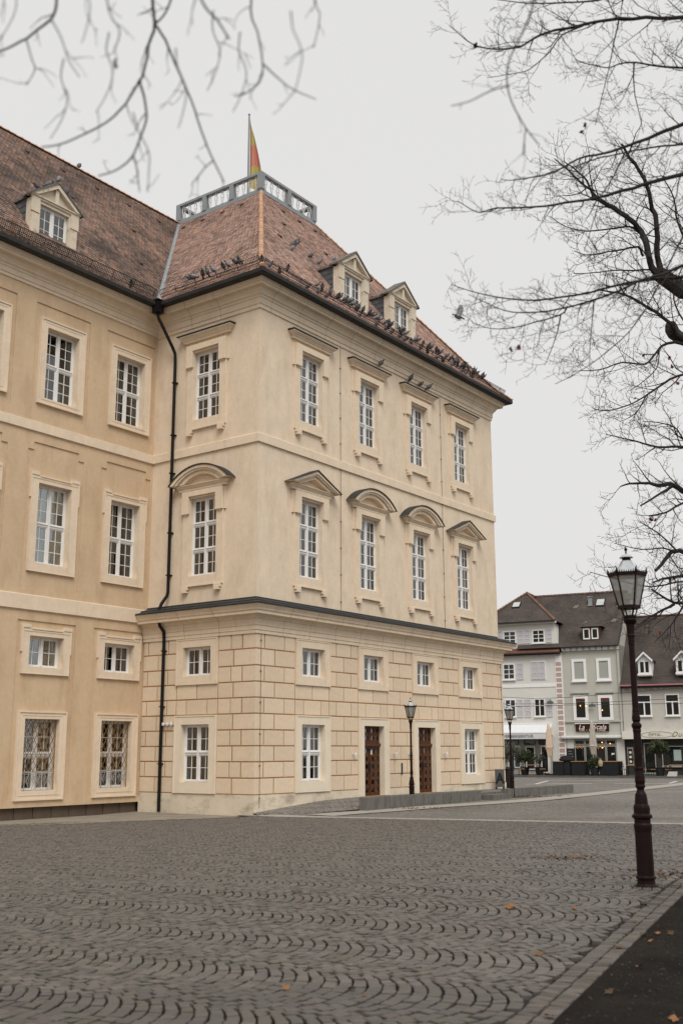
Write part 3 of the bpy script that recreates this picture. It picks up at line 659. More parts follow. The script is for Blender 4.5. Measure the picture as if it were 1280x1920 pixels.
# ---- dormers
def dormer(root, c, vf, zb, parent_name='dormer'):
    w_, h_ = 1.30, 1.36; hwid = 1.05; zt = 1.5
    dm = STONE_D
    mb = MB()
    for s in (-1, 1):
        a, b = sorted((s*w_/2, s*hwid)); mb.box(a, b, 0, .30, -.16, zt)
        a, b = sorted((s*(w_/2+.06), s*(hwid+.03))); mb.box(a, b, -.05, 0, .95, zt)
        a, b = sorted((s*(w_/2+.05), s*(hwid-.02))); mb.box(a, b, -.035, 0, -.14, .90)
    mb.box(-w_/2, w_/2, 0.002, .30, -.16, .02); mb.box(-w_/2, w_/2, .002, .30, h_+.02, zt)
    shelf(mb, hwid, zt, [(.03, 0), (.05, .0), (.05, .05), (.10, .08), (.10, .12)])
    o = put(parent_name, mb, dm, root, (c, vf, zb))
    # gable
    g = MB(); zb2 = zt+.12; ap = .80; hw = hwid+.10
    g.band_y([(-hw, zb2), (0, zb2+ap), (hw, zb2)], [(-hw+.26, zb2), (0, zb2+ap-.2), (hw-.26, zb2)], -.13, .25)
    g.add([(-hw+.26, .03, zb2), (hw-.26, .03, zb2), (0, .03, zb2+ap-.2)], [(0, 1, 2)]); g.box(-.05, .11, -.06, .03, zb2, zb2+ap-.24)
    put('gable', g, dm, o)
    # cheeks and roof running back into the slope
    sl = 7.96/6.0
    def back(z): return (zb+z-19.24)/sl-.15-vf
    for s in (-1, 1):
        ch = MB(); x = s*(hwid-.02); n = 6
        for k in range(n):     # overlapping slate courses
            z0, z1 = zt*k/n, zt*(k+1)/n; y1a, y1b = max(.3, back(z0)), back(z1); e = s*(.018)
            ch.add([(x+e, .2, z0), (x+e, y1a+.1, z0), (x, y1b+.1, z1), (x, .2, z1), (x, .2, z0), (x, y1a+.1, z0)], [(0, 1, 2, 3), (0, 4, 5, 1)])
        put('cheek', ch, SLATE, o)
    rf = MB(); yb = .42
    for s in (-1, 1):      # mossy coping on the gable
        xo = s*(hw+.05)
        rf.add([(xo, -.17, zb2-.07), (0, -.17, zb2+ap-.01), (0, -.17, zb2+ap+.08), (xo, -.17, zb2+.0), (xo, yb, zb2-.07), (0, yb, zb2+ap-.01), (0, yb, zb2+ap+.08), (xo, yb, zb2+.0)], [(0, 1, 2, 3), (3, 2, 6, 7), (0, 3, 7, 4), (4, 7, 6, 5)])
    put('gable_coping', rf, SLATE_M, o)
    fl = MB(); e_ = hwid+.06; yk = back(zt+.12)+.12
    fl.add([(-e_, .26, zt+.02), (e_, .26, zt+.02), (e_, yk, zt+.02), (-e_, yk, zt+.02), (-e_, .26, zt+.10), (e_, .26, zt+.10), (e_, yk, zt+.13), (-e_, yk, zt+.13), (0, .26, zt+.34), (0, back(zt+.34)+.1, zt+.34)], [(0, 3, 2, 1), (0, 4, 7, 3), (1, 2, 6, 5), (4, 8, 9, 7), (8, 5, 6, 9)])
    put('dormer_roof', fl, SLATE_M, o)
    me, cells = cached(('sash', w_, h_, 'dorm'), lambda: sash(w_, h_, 1, 2, 3, .14))
    s_ = link('sash', me, o, (0, 0, .02))
    for px, py, pz, pw, ph in cells: link('pane', pane_mesh(pw, ph), o, (px, py, pz+.02), rot=(R_(random.uniform(-.4, .4)), 0, R_(random.uniform(-.4, .4))))
    link('curtain', curtain_mesh(-w_/2, w_/2, .03, h_, .30), o); link('room_shade', ROOM, o, (0, .5, -.3), scale=(.72, 1, .5))
    return o
STONE_D = mat('weathered_stone', (.62, .54, .42), .9, .12, 2.5, .2, 40, stain=((.10, .09, .075), 3.2, .55, .72, .7))
SLATE_M = mat('mossy_slate', (.13, .12, .11), .8, .3, 6, .2, 30, stain=((.42, .38, .33), 9, .55, .68, .8))
for c, vf in DORM: dormer(PAV, c, vf, 20.02)
dormer(WING, WD[0], WD[1], 19.85)

# ---- roof platform with balustrade
BH = 1.02; Z0 = 27.2; U0, U1, V0, V1 = UTOP-.02, W-UTOP-.08, 5.83, 11.2
BAL = put('roof_platform', MB().box(U0-.06, U1+.06, V0-.06, V1+.06, Z0-.06, Z0+.16).box(U0-.12, U1+.12, V0-.12, V1+.12, Z0-.10, Z0-.061), GREYMET, PAV)
put('top_rail', MB().box(U0-.10, U1+.10, V0-.10, V0+.14, Z0+BH-.12, Z0+BH).box(U0-.10, U1+.10, V1-.14, V1+.10, Z0+BH-.12, Z0+BH)
    .box(U0-.10, U0+.14, V0+.14, V1-.14, Z0+BH-.121, Z0+BH-.001).box(U1-.14, U1+.10, V0+.14, V1-.14, Z0+BH-.121, Z0+BH-.001), GREYMET, BAL)
PM = MB().box(-.13, .13, -.13, .13, 0, BH-.28).mesh('post', GREYMET)
def baluster_mesh():
    mb = MB(); H = BH-.28
    prof = [(.02, 0), (.05, .04), (.03, .09), (.035, .2), (.075, .38), (.085, .48), (.05, .62), (.03, .66), (.04, .72), (.05, .74)]
    for s in (-1, 1):
        for ax in (0, 1): mb.tube([((s*r, 0, z) if ax == 0 else (0, s*r, z)) for r, z in prof], .019, 4)
    mb.tube([(-.10, 0, .012), (.10, 0, .012)], .014, 4); mb.tube([(-.10, 0, H-.012), (.10, 0, H-.012)], .014, 4)
    for z in (.09, .38, .64): mb.tube([(-.06, 0, z), (.06, 0, z)], .014, 4)
    mb.tube([(-.09, 0, H-.02), (-.04, 0, H-.16), (.0, 0, H-.05), (.04, 0, H-.16), (.09, 0, H-.02)], .013, 4)
    return mb.mesh('baluster', WHMET)
BM = baluster_mesh()
POSTS = set()
def bays(p, q, n, rz):
    p, q = Vector(p), Vector(q)
    for i in range(n+1): 
        a = p.lerp(q, i/n)
        if (round(a.x, 2), round(a.y, 2)) in POSTS: continue
        POSTS.add((round(a.x, 2), round(a.y, 2))); link('post', PM, BAL, (a.x, a.y, Z0+.16))
    for i in range(n):
        for k in range(4):
            t = (i+.16+.227*k)/n; a = p.lerp(q, t); link('baluster', BM, BAL, (a.x, a.y, Z0+.16), rz)
bays((U0+.03, V1-.03, 0), (U0+.03, V0+.03, 0), 3, math.pi/2); bays((U0+.03, V0+.03, 0), (U1-.03, V0+.03, 0), 2, 0)
bays((U1-.03, V0+.03, 0), (U1-.03, V1-.03, 0), 3, math.pi/2); bays((U0+.03, V1-.03, 0), (U1-.03, V1-.03, 0), 2, 0)
# ---- flag
fp = loc(8.2, 8.0, 27.36)
FL = thing('flagpole', 'slim metal flagpole with drooping yellow and red flag on the pavilion roof platform', 'flag', tuple(fp), T_ANG)
put('pole', MB().lathe([(.055, 0), (.05, 2.5), (.04, 5.45), (.06, 5.46), (.06, 5.52), (0, 5.56)], 8), GREYMET, FL)
def flag_mesh():
    mb = MB(); n, m_ = 22, 10
    cols = [(.42, .34, .12), (.50, .20, .14), (.42, .34, .12)]
    top, bot = 5.3, 1.35
    def P_(i, k):
        t = i/n; s = k/m_; z = top+(bot-top)*t-.55*s*(1-t)*1.0; wid = .06+.78*t**.8
        fold = math.sin(s*9+t*3)*.12*(.3+t); return (.05+wid*s, fold, z-.15*s*t)
    for i in range(n):
        for k in range(m_):
            c = cols[0] if (i/n+.10*k/m_) < .36 else (cols[1] if (i/n+.06*k/m_) < .66 else cols[2])
            mb.add([P_(i, k), P_(i, k+1), P_(i+1, k+1), P_(i+1, k)], [(0, 1, 2, 3)], 0, c)
    return mb.mesh('flag', mat('flag_cloth', (.5, .4, .1), .9, .05, attr=True), True)
fo = link('flag', flag_mesh(), FL, rz=R_(-75)+.2)

# ================================================================== the wing
AW = [-1.34, -4.60, -7.88, -11.15]; WOW = 1.42
pan = []
for a in AW:
    pan += [(a-1.22, a+1.22, 13.12, 17.20), (a-1.22, a+1.22, 6.98, 11.83), (a-.98, a+.98, 11.83, 12.11), (a-1.22, a+1.22, .12, 5.95)]
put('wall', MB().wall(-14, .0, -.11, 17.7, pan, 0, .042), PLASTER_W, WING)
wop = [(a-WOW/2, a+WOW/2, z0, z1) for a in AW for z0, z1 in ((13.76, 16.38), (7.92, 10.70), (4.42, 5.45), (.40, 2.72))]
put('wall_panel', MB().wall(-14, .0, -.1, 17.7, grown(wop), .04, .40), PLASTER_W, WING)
def wing_lines(prof): return [[(-14, -o, z), (-o if o > 0 else 0, -o, z)] for o, z in prof]
put('band_course', MB().rows([[(-14, -o, z), (0, -o, z)] for o, z in [(0, 12.46), (.065, 12.48), (.065, 12.80), (0, 12.83)]]), STONE, WING)
put('band_course', MB().rows([[(-14, -o, z), (-.12, -o, z)] for o, z in [(0, 6.28), (.07, 6.30), (.07, 6.78), (0, 6.81)]]), STONE, WING)
put('cornice', MB().rows(wing_lines([(0, 17.66), (.05, 17.68), (.05, 17.78), (.085, 17.80), (.085, 17.86)]+UPP[4:])), STONE, WING)
put('gutter', MB().rows(wing_lines(GUT)), GUTTER, WING)
# recessed footing slabs under the wall and a thin shadow line
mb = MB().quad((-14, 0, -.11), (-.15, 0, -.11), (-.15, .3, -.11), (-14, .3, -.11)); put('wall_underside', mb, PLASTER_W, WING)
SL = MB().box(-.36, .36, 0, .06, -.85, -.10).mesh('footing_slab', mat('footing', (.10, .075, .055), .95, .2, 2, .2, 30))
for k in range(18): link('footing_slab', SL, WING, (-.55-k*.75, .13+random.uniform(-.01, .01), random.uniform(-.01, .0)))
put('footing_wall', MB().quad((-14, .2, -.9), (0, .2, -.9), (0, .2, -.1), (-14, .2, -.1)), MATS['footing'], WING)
WCV = [[(.45, 1, 0, .5)], [], [], [(0, .25, 0, 1)], [(.3, .62, 0, 1)], [(.5, .8, 0, 1)]]
for i, a in enumerate(AW[:3]):
    window(WING, a, .04, 13.76, WOW, 2.62, 2, 2, 3, d=.22, kind='frame', m=.30, mt=.31, mb_=.24, pr=.075, curt=WCV[i])
    window(WING, a, .04, 7.92, WOW, 2.78, 2, 2, 3, d=.22, kind='step', m=.30, mt=.27, mb_=.31, pr=.075, curt=WCV[3+i])
    window(WING, a, .04, 4.42, WOW, 1.03, 1, 2, 2, d=.22, kind='step', m=.28, mt=.27, mb_=.24, pr=.07)
    g = window(WING, a, .04, .40, WOW, 2.32, 2, 2, 2, d=.24, kind='frame', m=.29, mt=.25, mb_=.30, pr=.075)
    # wrought iron grille: lattice above, scrollwork below
    gr = MB(); zs0, hh, ww = .62, 2.30, WOW
    for k in range(-12, 12):
        for s in (-1, 1):
            x0 = -ww/2+k*.185
            za, zb_ = zs0, hh; xa = x0; xb = x0+s*(zb_-za)*.55
            # clip to the opening
            def clip(xa, za, xb, zb_):
                p0, p1 = 0.0, 1.0; dx = xb-xa
                for lo_, hi_ in ((-ww/2+.01, ww/2-.01),):
                    if abs(dx) < 1e-9: return None
                    t0, t1 = (lo_-xa)/dx, (hi_-xa)/dx
                    if t0 > t1: t0, t1 = t1, t0
                    p0, p1 = max(p0, t0), min(p1, t1)
                return None if p0 >= p1 else ((xa+dx*p0, za+(zb_-za)*p0), (xa+dx*p1, za+(zb_-za)*p1))
            c = clip(xa, za, xb, zb_)
            if c: gr.tube([(c[0][0], .10+s*.006, c[0][1]), (c[1][0], .10+s*.006, c[1][1])], .012, 4)
    gr.tube([(ww/2-.02, .10, .02), (ww/2-.02, .10, 2.30)], .014, 5); gr.tube([(-ww/2+.02, .10, .02), (-ww/2+.02, .10, 2.30)], .014, 5)
    put('lattice_grille', gr, RUST, g)
    sc = MB()
    sc.tube([(-ww/2, .10, .60), (ww/2, .10, .62)], .018, 5); sc.tube([(-ww/2, .10, .53), (ww/2, .10, .55)], .010, 5)
    for cx_ in (-.47, 0, .47):
        for s in (-1, 1):
            pts = []
            for q in range(22):
                an = q/21*3.6*math.pi; r = .13*(1-q/26); pts.append((cx_+s*(.10+r*math.cos(an)*.8), .09, .34+r*math.sin(an)*1.1))
            sc.tube(pts, .009, 4)
        sc.tube([(cx_, .10, .02), (cx_, .10, .60)], .012, 4); sc.tube([(cx_-.2, .09, .03), (cx_-.05, .08, .3), (cx_-.16, .09, .56)], .010, 4); sc.tube([(cx_+.2, .09, .03), (cx_+.05, .08, .3), (cx_+.16, .09, .56)], .010, 4)
    put('scrollwork', sc, mat('silver_iron', (.33, .31, .28), .5, .3, 12), g)
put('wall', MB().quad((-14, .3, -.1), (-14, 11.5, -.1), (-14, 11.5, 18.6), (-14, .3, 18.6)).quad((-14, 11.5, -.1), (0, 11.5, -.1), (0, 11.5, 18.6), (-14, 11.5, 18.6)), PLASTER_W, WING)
# ================================================================== the ground
def struct(o): o['kind'] = 'structure'; return o
PA = R_(24); PX = Vector((math.cos(PA), -math.sin(PA), 0)); QX = Vector((math.sin(PA), math.cos(PA), 0))   # paving axes: lanes run along PX
YB = [-60, 0, 6, 9, 11, 13, 20, 28, 36, 40, 44, 48, 60, 90, 140, 300, 900]
def sheet(name, poly_rows, dz, m): 
    """poly_rows: [(y, x0, x1)] drape"""
    mb = MB(); mb.rows([[(x0+(x1-x0)*k/6, y, gz(y)+dz) for k in range(7)] for y, x0, x1 in poly_rows]); return struct(put(name, mb, m))
SOIL = mat('dark_gravel', (.021, .0185, .016), 1.0, .5, 1.4, .8, 45, spec=.02, stain=((.05, .044, .037), 26, .58, .7, .6))
PAVE_BED = mat('joint_sand', (.024, .019, .014), .95, .3, 8, .4, 60)
def far_paving():
    m = bpy.data.materials.new('far_setts'); n, b = nodes_of(m); N, Lk = n.nodes.new, n.links.new
    tc = N('ShaderNodeTexCoord'); mp = N('ShaderNodeMapping'); mp.inputs['Rotation'].default_value = (0, 0, PA); Lk(tc.outputs['Object'], mp.inputs[0])
    vo = N('ShaderNodeTexVoronoi'); vo.inputs['Scale'].default_value = 8.5; vo.inputs['Randomness'].default_value = .55; Lk(mp.outputs[0], vo.inputs['Vector'])
    ve = N('ShaderNodeTexVoronoi'); ve.feature = 'DISTANCE_TO_EDGE'; ve.inputs['Scale'].default_value = 8.5; ve.inputs['Randomness'].default_value = .55; Lk(mp.outputs[0], ve.inputs['Vector'])
    sep = N('ShaderNodeSeparateColor'); Lk(vo.outputs['Color'], sep.inputs[0])
    r1 = N('ShaderNodeMapRange'); r1.inputs[3].default_value = .75; r1.inputs[4].default_value = 1.2; Lk(sep.outputs[0], r1.inputs[0])
    no = N('ShaderNodeTexNoise'); no.inputs['Scale'].default_value = .35; no.inputs['Detail'].default_value = 6; Lk(tc.outputs['Object'], no.inputs['Vector'])
    r2 = N('ShaderNodeMapRange'); r2.inputs[1].default_value = .3; r2.inputs[2].default_value = .7; r2.inputs[3].default_value = .8; r2.inputs[4].default_value = 1.18; Lk(no.outputs[0], r2.inputs[0])
    mu = N('ShaderNodeMath'); mu.operation = 'MULTIPLY'; Lk(r1.outputs[0], mu.inputs[0]); Lk(r2.outputs[0], mu.inputs[1])
    cs = N('ShaderNodeVectorMath'); cs.operation = 'SCALE'; cs.inputs[0].default_value = (.185, .168, .148); Lk(mu.outputs[0], cs.inputs['Scale'])
    re = N('ShaderNodeMapRange'); re.inputs[1].default_value = .02; re.inputs[2].default_value = .10; Lk(ve.outputs['Distance'], re.inputs[0])
    mi = N('ShaderNodeMix'); mi.data_type = 'RGBA'; Lk(re.outputs[0], mi.inputs[0]); mi.inputs[6].default_value = (.055, .047, .038, 1); Lk(cs.outputs[0], mi.inputs[7])
    Lk(mi.outputs[2], b.inputs['Base Color']); b.inputs['Roughness'].default_value = .8
    bp = N('ShaderNodeBump'); bp.inputs['Strength'].default_value = .5; bp.inputs['Distance'].default_value = .01; Lk(re.outputs[0], bp.inputs['Height']); Lk(bp.outputs[0], b.inputs['Normal'])
    return m
FARP = far_paving(); MATS['far_setts'] = FARP
sheet('ground', [(y, -500, 500) for y in YB], -.45, mat('asphalt', (.055, .052, .048), .9, .2, 1.0))
def pq(p, q): v = PX*p+QX*q; return v
KERB_P = -1.90                                                # where the cobbles end, on the right
# bed under the setts: everything left of the kerb, and the dark gravel right of it
def wing_zone(x, y):
    """sunken gravel strip along the wing"""
    d_ = Vector((x, y, 0))-C_; u_, v_ = d_.dot(D_), d_.dot(E_); return u_ < .1 and v_ > -.12+max(0, -1-u_)*.205
def band_pq(name, p0, p1, q0, q1, dz, m, n=60, nk=12):
    mb = MB(); rows = []
    for i in range(n+1):
        q = q0+(q1-q0)*i/n; row = []
        for k in range(nk+1):
            v = pq(p0+(p1-p0)*k/nk, q); row.append((v.x, v.y, gz(v.y)+dz-(.30 if wing_zone(v.x, v.y) else 0)))
        rows.append(row)
    mb.rows(rows); return struct(put(name, mb, m))
SETT = mat('granite_sett', (.175, .158, .138), .55, .16, 9, .25, 90, attr=True, spec=.5)
PAVE = band_pq('square_paving', -46, KERB_P, -14, 48.0, -.034, PAVE_BED, 160, 120)
band_pq('gravel_verge', KERB_P+.26, KERB_P+60, -30, 70, -.005, SOIL)
# ---- setts in segmental arcs
def sett_field():
    lane, pitch = 1.25, .108; Rr = lane/math.sqrt(2); N = 13; out_ = []
    def visible(v):
        r = to_px((v.x, v.y, gz(v.y)))
        return r and -620 < r[0] < 1500 and r[1] < 2500
    q_lo, q_hi = 1, 34
    for ln in range(int(q_lo/lane), int(q_hi/lane)+1):
        qc = (ln+.5)*lane; ph = random.random()*pitch; wob = random.uniform(-.03, .03)
        for i in range(-420, 8):
            pc = i*pitch+ph+KERB_P-.2
            c0 = pq(pc, qc)
            if not (2 < c0.y < 38): continue
            mid = to_px((c0.x, c0.y, gz(c0.y)))
            if not mid or not (-750 < mid[0] < 1700): continue
            for k in range(N):
                th = -math.pi/4+math.pi/2*(k+.5+random.uniform(-.12, .12))/N
                q = qc+Rr*math.sin(th)*1.0; p = pc+Rr*math.cos(th)-Rr+.13+random.uniform(-.005, .005)
                if p > KERB_P-.04: continue
                v = pq(p, q)
                if not visible(v): continue
                out_.append((v.x, v.y, th, pitch*math.cos(th)*.5, Rr*math.pi/2/N*.5))
    return out_
S = sett_field()
# kerb: two straight rows running away from the camera
KS = []
for row in (0, 1):
    q = -1.0+random.random()*.1
    while q < 34:
        ln = random.uniform(.085, .115); v = pq(KERB_P+.065+row*.13, q+ln/2); KS.append((v.x, v.y, ln)); q += ln+.008
near_line = 36.5
# clip the field where the light stone strip crosses the square
sA, sB = on_ground(478, 1528), on_ground(1280, 1545); sdir = (sB-sA); sdir.z = 0; sdir.normalize(); snorm = Vector((sdir.y, -sdir.x, 0))   # towards the camera
rows_ = []
for dd in (0, 2, 4, 6, 8, 10, 13, 16, 20, 26, 34, 44, 58, 75):
    rows_.append([(lambda v: (v.x, v.y, gz(v.y)-.012))(Vector((sA.x, sA.y, 0))+sdir*ss-snorm*dd) for ss in np.linspace(-.9 if dd < 16 else -14, 90, 46)])
struct(put('far_paving', MB().rows(rows_), FARP))
S = [s for s in S if (Vector((s[0], s[1], 0))-Vector((sA.x, sA.y, 0))).dot(snorm) > .12]
S = [s for s in S if not wing_zone(s[0], s[1])]
S.sort(key=lambda s: s[0]**2+s[1]**2)
inframe = [i for i, s in enumerate(S) if (lambda r: 0 < r[0] < 1280 and r[1] < 1920)(to_px((s[0], s[1], gz(s[1]))))]
single = set(inframe[:300])
TMPL = np.array([(-.86, -.86, 1), (.86, -.86, 1), (.86, .86, 1), (-.86, .86, 1), (-1, -1, .55), (1, -1, .55), (1, 1, .55), (-1, 1, .55), (-.97, -.97, -2), (.97, -.97, -2), (.97, .97, -2), (-.97, .97, -2)])
TF = [(0, 1, 2, 3)]+[(a+i, b+i, b+(i+1) % 4, a+(i+1) % 4) for a, b in ((0, 4), (4, 8)) for i in range(4)]
TF = [TF[0]]+[(f[0], f[1], f[2], f[3]) for f in TF[1:]]
def sett_color(n):
    base = np.array([.106, .092, .078]); br = RNG.uniform(.72, 1.2, (n, 1)); tint = RNG.normal(0, .002, (n, 3)); return np.clip(base*br+tint, .04, .5)
def build_setts(lst, name, parent, m):
    n = len(lst); A = np.array(lst); V = np.empty((n, 12, 3)); T = np.repeat(TMPL[None], n, 0).copy()
    T[:, :, :2] += RNG.uniform(-.07, .07, (n, 12, 2))*np.array([1]*4+[1]*4+[.5]*4)[None, :, None]
    hx, hy, th = A[:, 3]-.0080, A[:, 4]-.0062, A[:, 2]-PA
    x, y = T[:, :, 0]*hx[:, None], T[:, :, 1]*hy[:, None]; c, s = np.cos(th)[:, None], np.sin(th)[:, None]
    V[:, :, 0] = A[:, 0, None]+x*c-y*s; V[:, :, 1] = A[:, 1, None]+x*s+y*c
    tilt = RNG.normal(0, .05, (n, 2)); zc = np.array([gz(v) for v in A[:, 1]])+RNG.normal(0, .003, n)
    V[:, :, 2] = zc[:, None]+T[:, :, 2]*.012-.012+x*tilt[:, :1]+y*tilt[:, 1:]
    F = np.array(TF)[None]+12*np.arange(n)[:, None, None]
    me = bpy.data.meshes.new(name); me.from_pydata(V.reshape(-1, 3).tolist(), [], F.reshape(-1, 4).tolist())
    ca = me.color_attributes.new('Col', 'FLOAT_COLOR', 'CORNER'); cc = sett_color(n); cc = np.concatenate([cc, np.ones((n, 1))], 1)
    ca.data.foreach_set('color', np.repeat(cc, 36, 0).ravel().astype(np.float32)); me.materials.append(m)
    o = link(name, me, parent); return tag(o, kind='stuff')
build_setts([s for i, s in enumerate(S) if i not in single], 'setts', PAVE, SETT)
VAR = []
for k in range(10):
    t = TMPL.copy(); t[:, :2] += RNG.uniform(-.06, .06, (12, 2)); mb = MB(); cc = tuple(sett_color(1)[0])
    mb.add([(a, b, c*.012-.012) for a, b, c in t], TF, 0, cc); VAR.append(mb.mesh('sett', SETT))
for i in sorted(single):
    s = S[i]; link('sett', random.choice(VAR), PAVE, (s[0], s[1], gz(s[1])+random.gauss(0, .003)), rot=(random.gauss(0, .045), random.gauss(0, .045), s[2]-PA), scale=(s[3]-.0080, s[4]-.0062, 1))
KERB = band_pq('kerb_bed', KERB_P-.005, KERB_P+.265, -2, 40, -.02, PAVE_BED, 40)
mbk = []
for x, y, ln in KS: mbk.append((x, y, 0.0, .064, ln/2+.004))
build_setts(mbk, 'kerb_setts', KERB, mat('kerb_granite', (.2, .19, .17), .8, .15, 9, .2, 90, attr=True))
# ---- light stone strips
LST = mat('strip_stone', (.33, .30, .26), .85, .15, 2.5, .15, 60, stain=((.12, .105, .085), 3, .55, .75, .6))
def strip(name, pts, wd, dz=.004):
    mb = MB(); rows = []
    for i, p in enumerate(pts):
        t = (pts[min(i+1, len(pts)-1)]-pts[max(i-1, 0)]); t.z = 0; t.normalize(); n = Vector((-t.y, t.x, 0)); a, b = p+n*wd/2, p-n*wd/2
        rows.append([(a.x, a.y, gz(a.y)+dz), (b.x, b.y, gz(b.y)+dz)])
    mb.rows(rows); return struct(put(name, mb, LST))
far1 = sA+sdir*60
strip('stone_strip', [sA+sdir*t for t in np.linspace(-.6, 40, 24)], .85)
s2 = [on_ground(*p) for p in ((600, 1529), (640, 1525.5), (720, 1520), (820, 1512), (900, 1507), (990, 1501), (1060, 1494), (1130, 1487), (1200, 1479), (1280, 1470))]
s2.append(s2[-1]+(s2[-1]-s2[-2])*2)
strip('stone_strip', s2, 1.15, .009)
# ---- gravel strip along the wing, ramp and terrace in front of the doors
def local_sheet(name, pts, m):
    mb = MB(); mb.add([tuple(loc(u, v, z)) for u, v, z in pts], [tuple(range(len(pts)))]); return struct(put(name, mb, m))
GRAV = mat('pale_gravel', (.25, .215, .17), .95, .25, 2, .5, 60, stain=((.10, .085, .065), 1.2, .5, .7, .5))
mb = MB(); us = np.linspace(-14, .0, 20); edge = [(on_ground(*p)) for p in ((-160, 1556), (0, 1549), (120, 1546), (240, 1540), (330, 1537), (440, 1533), (476, 1529))]
inner = [loc(u, v, -.44) for u, v in ((-9.8, L+.3), (-7.6, L+.3), (-5.6, L+.3), (-3.4, L+.3), (-1.9, L+.3), (-.1, L+.3), (-.15, -.05))]
struct(put('gravel_strip', MB().rows([[(a.x, a.y, gz(a.y)+.008) for a in edge], [(b.x, b.y, -.50 if k_ < 5 else -.46) for k_, b in enumerate(inner)]]), GRAV))
TERR = mat('terrace_paving', (.19, .17, .145), .9, .15, 2, .3, 50)
# ramp rises from the corner to the doors behind the low granite wall
inn_ = ((-.2, -.34), (1.5, -.22), (3.6, -.08), (5, -.045), (9, -.04), (13, -.04), (17.6, -.05), (19.5, -.12)); outr = ((-.2, -.45, -.425), (1.5, -1.15, -.415), (3.6, -1.76, -.34), (5, -1.76, -.10), (9, -1.76, -.05), (13, -1.76, -.06), (17.6, -1.76, -.07), (19.5, -1.76, -.14))
ls_ = []
for k in range(5): ls_.append([tuple(loc(a[0], -.14+(b[1]+.14)*k/4, a[1]+(b[2]-a[1])*(k/4)**1.3)) for a, b in zip(inn_, outr)])
mb = MB().rows(ls_)
struct(put('terrace', mb, FARP))
struct(put('terrace_edge', MB().box(-1.15, 1.15, -.05, .05, -.55, .0), GRANITE, None, tuple(loc(12.87, -1.78, -.055)), T_ANG))
struct(put('terrace_step', MB().box(-.75, .75, -.45, .12, -.45, -.13), GRANITE, None, tuple(loc(12.85, -1.95, 0)), T_ANG))
# white markings of a parking bay far across the square
MARK = mat('road_paint', (.55, .54, .51), .8, .25, 6)
for pts in (((1004, 1470), (1027, 1464)), ((1027, 1464), (1268, 1464.6)), ((1254, 1469), (1268, 1464.6)), ((985, 1470.5), (1110, 1469.3)), ((1150, 1469), (1254, 1469))):
    a, b = on_ground(*pts[0]), on_ground(*pts[1]); t = (b-a); t.z = 0; t.normalize(); n = Vector((-t.y, t.x, 0))*(.10 if abs(t.x) < .9 else .16)
    struct(put('road_marking', MB().quad(*[(q.x, q.y, gz(q.y)+.004) for q in (a+n, b+n, b-n, a-n)]), MARK))

# ================================================================== low granite walls in front of the doors
def granite_wall(u0, u1, v0, v1, z0, z1, label):
    o = thing('granite_wall', label, 'wall', tuple(loc((u0+u1)/2, v0, z0)), T_ANG)
    n = max(2, round((u1-u0)/1.35)); wd = (u1-u0)/n
    for k in range(n):
        x0 = -(u1-u0)/2+k*wd; m_ = MB().box(x0+.006, x0+wd-.006, 0, v1-v0, 0, z1-z0+random.uniform(-.004, .004)); put('slab', m_, GRANITE, o)
    return o
granite_wall(3.60, 11.75, -2.06, -1.74, -.60, .05, 'longer low granite wall in front of the two wooden doors')
granite_wall(14.0, 20.6, -2.06, -1.74, -.60, .05, 'low granite wall behind the farther lamp at the pavilion end')

# ================================================================== street lamps
def lamp_profile():
    H = 629.0
    pts = [(19.5, 1663), (19.5, 1660), (16.2, 1656), (15.8, 1649), (18, 1647.5), (18, 1644.5), (15.6, 1642), (15.2, 1566), (16.4, 1557), (16.4, 1553), (14.6, 1550), (14.6, 1543), (18.4, 1540), (18.4, 1536.5), (14.6, 1533), (14.8, 1523), (14, 1519), (12, 1516), (11.2, 1506), (10.2, 1499), (8, 1495), (6.6, 1492), (6.6, 1489), (9, 1486), (9, 1483), (8.2, 1481), (9.6, 1474), (8.8, 1466), (7.3, 1458), (7.3, 1455), (8.1, 1453), (8, 1451), (7.2, 1449), (7.3, 1413), (7, 1386), (7.7, 1384), (7.7, 1382), (7.2, 1380), (9.5, 1375), (9.5, 1372), (7.8, 1370), (6, 1367), (8, 1364), (7.6, 1357), (6.4, 1348), (6.8, 1346), (6, 1343), (5.7, 1280), (5.4, 1223), (6.2, 1222), (6.2, 1220), (6, 1218), (6.6, 1207), (7.6, 1205.5), (7.6, 1204), (6.7, 1202), (8.2, 1184), (12, 1178), (12.8, 1175), (12, 1172), (12.8, 1170), (12.8, 1167.5), (10, 1166)]
    s = LAMP_H/H; return [(r*s, (1663-y)*s) for r, y in pts]
LAMP_H = 4.02
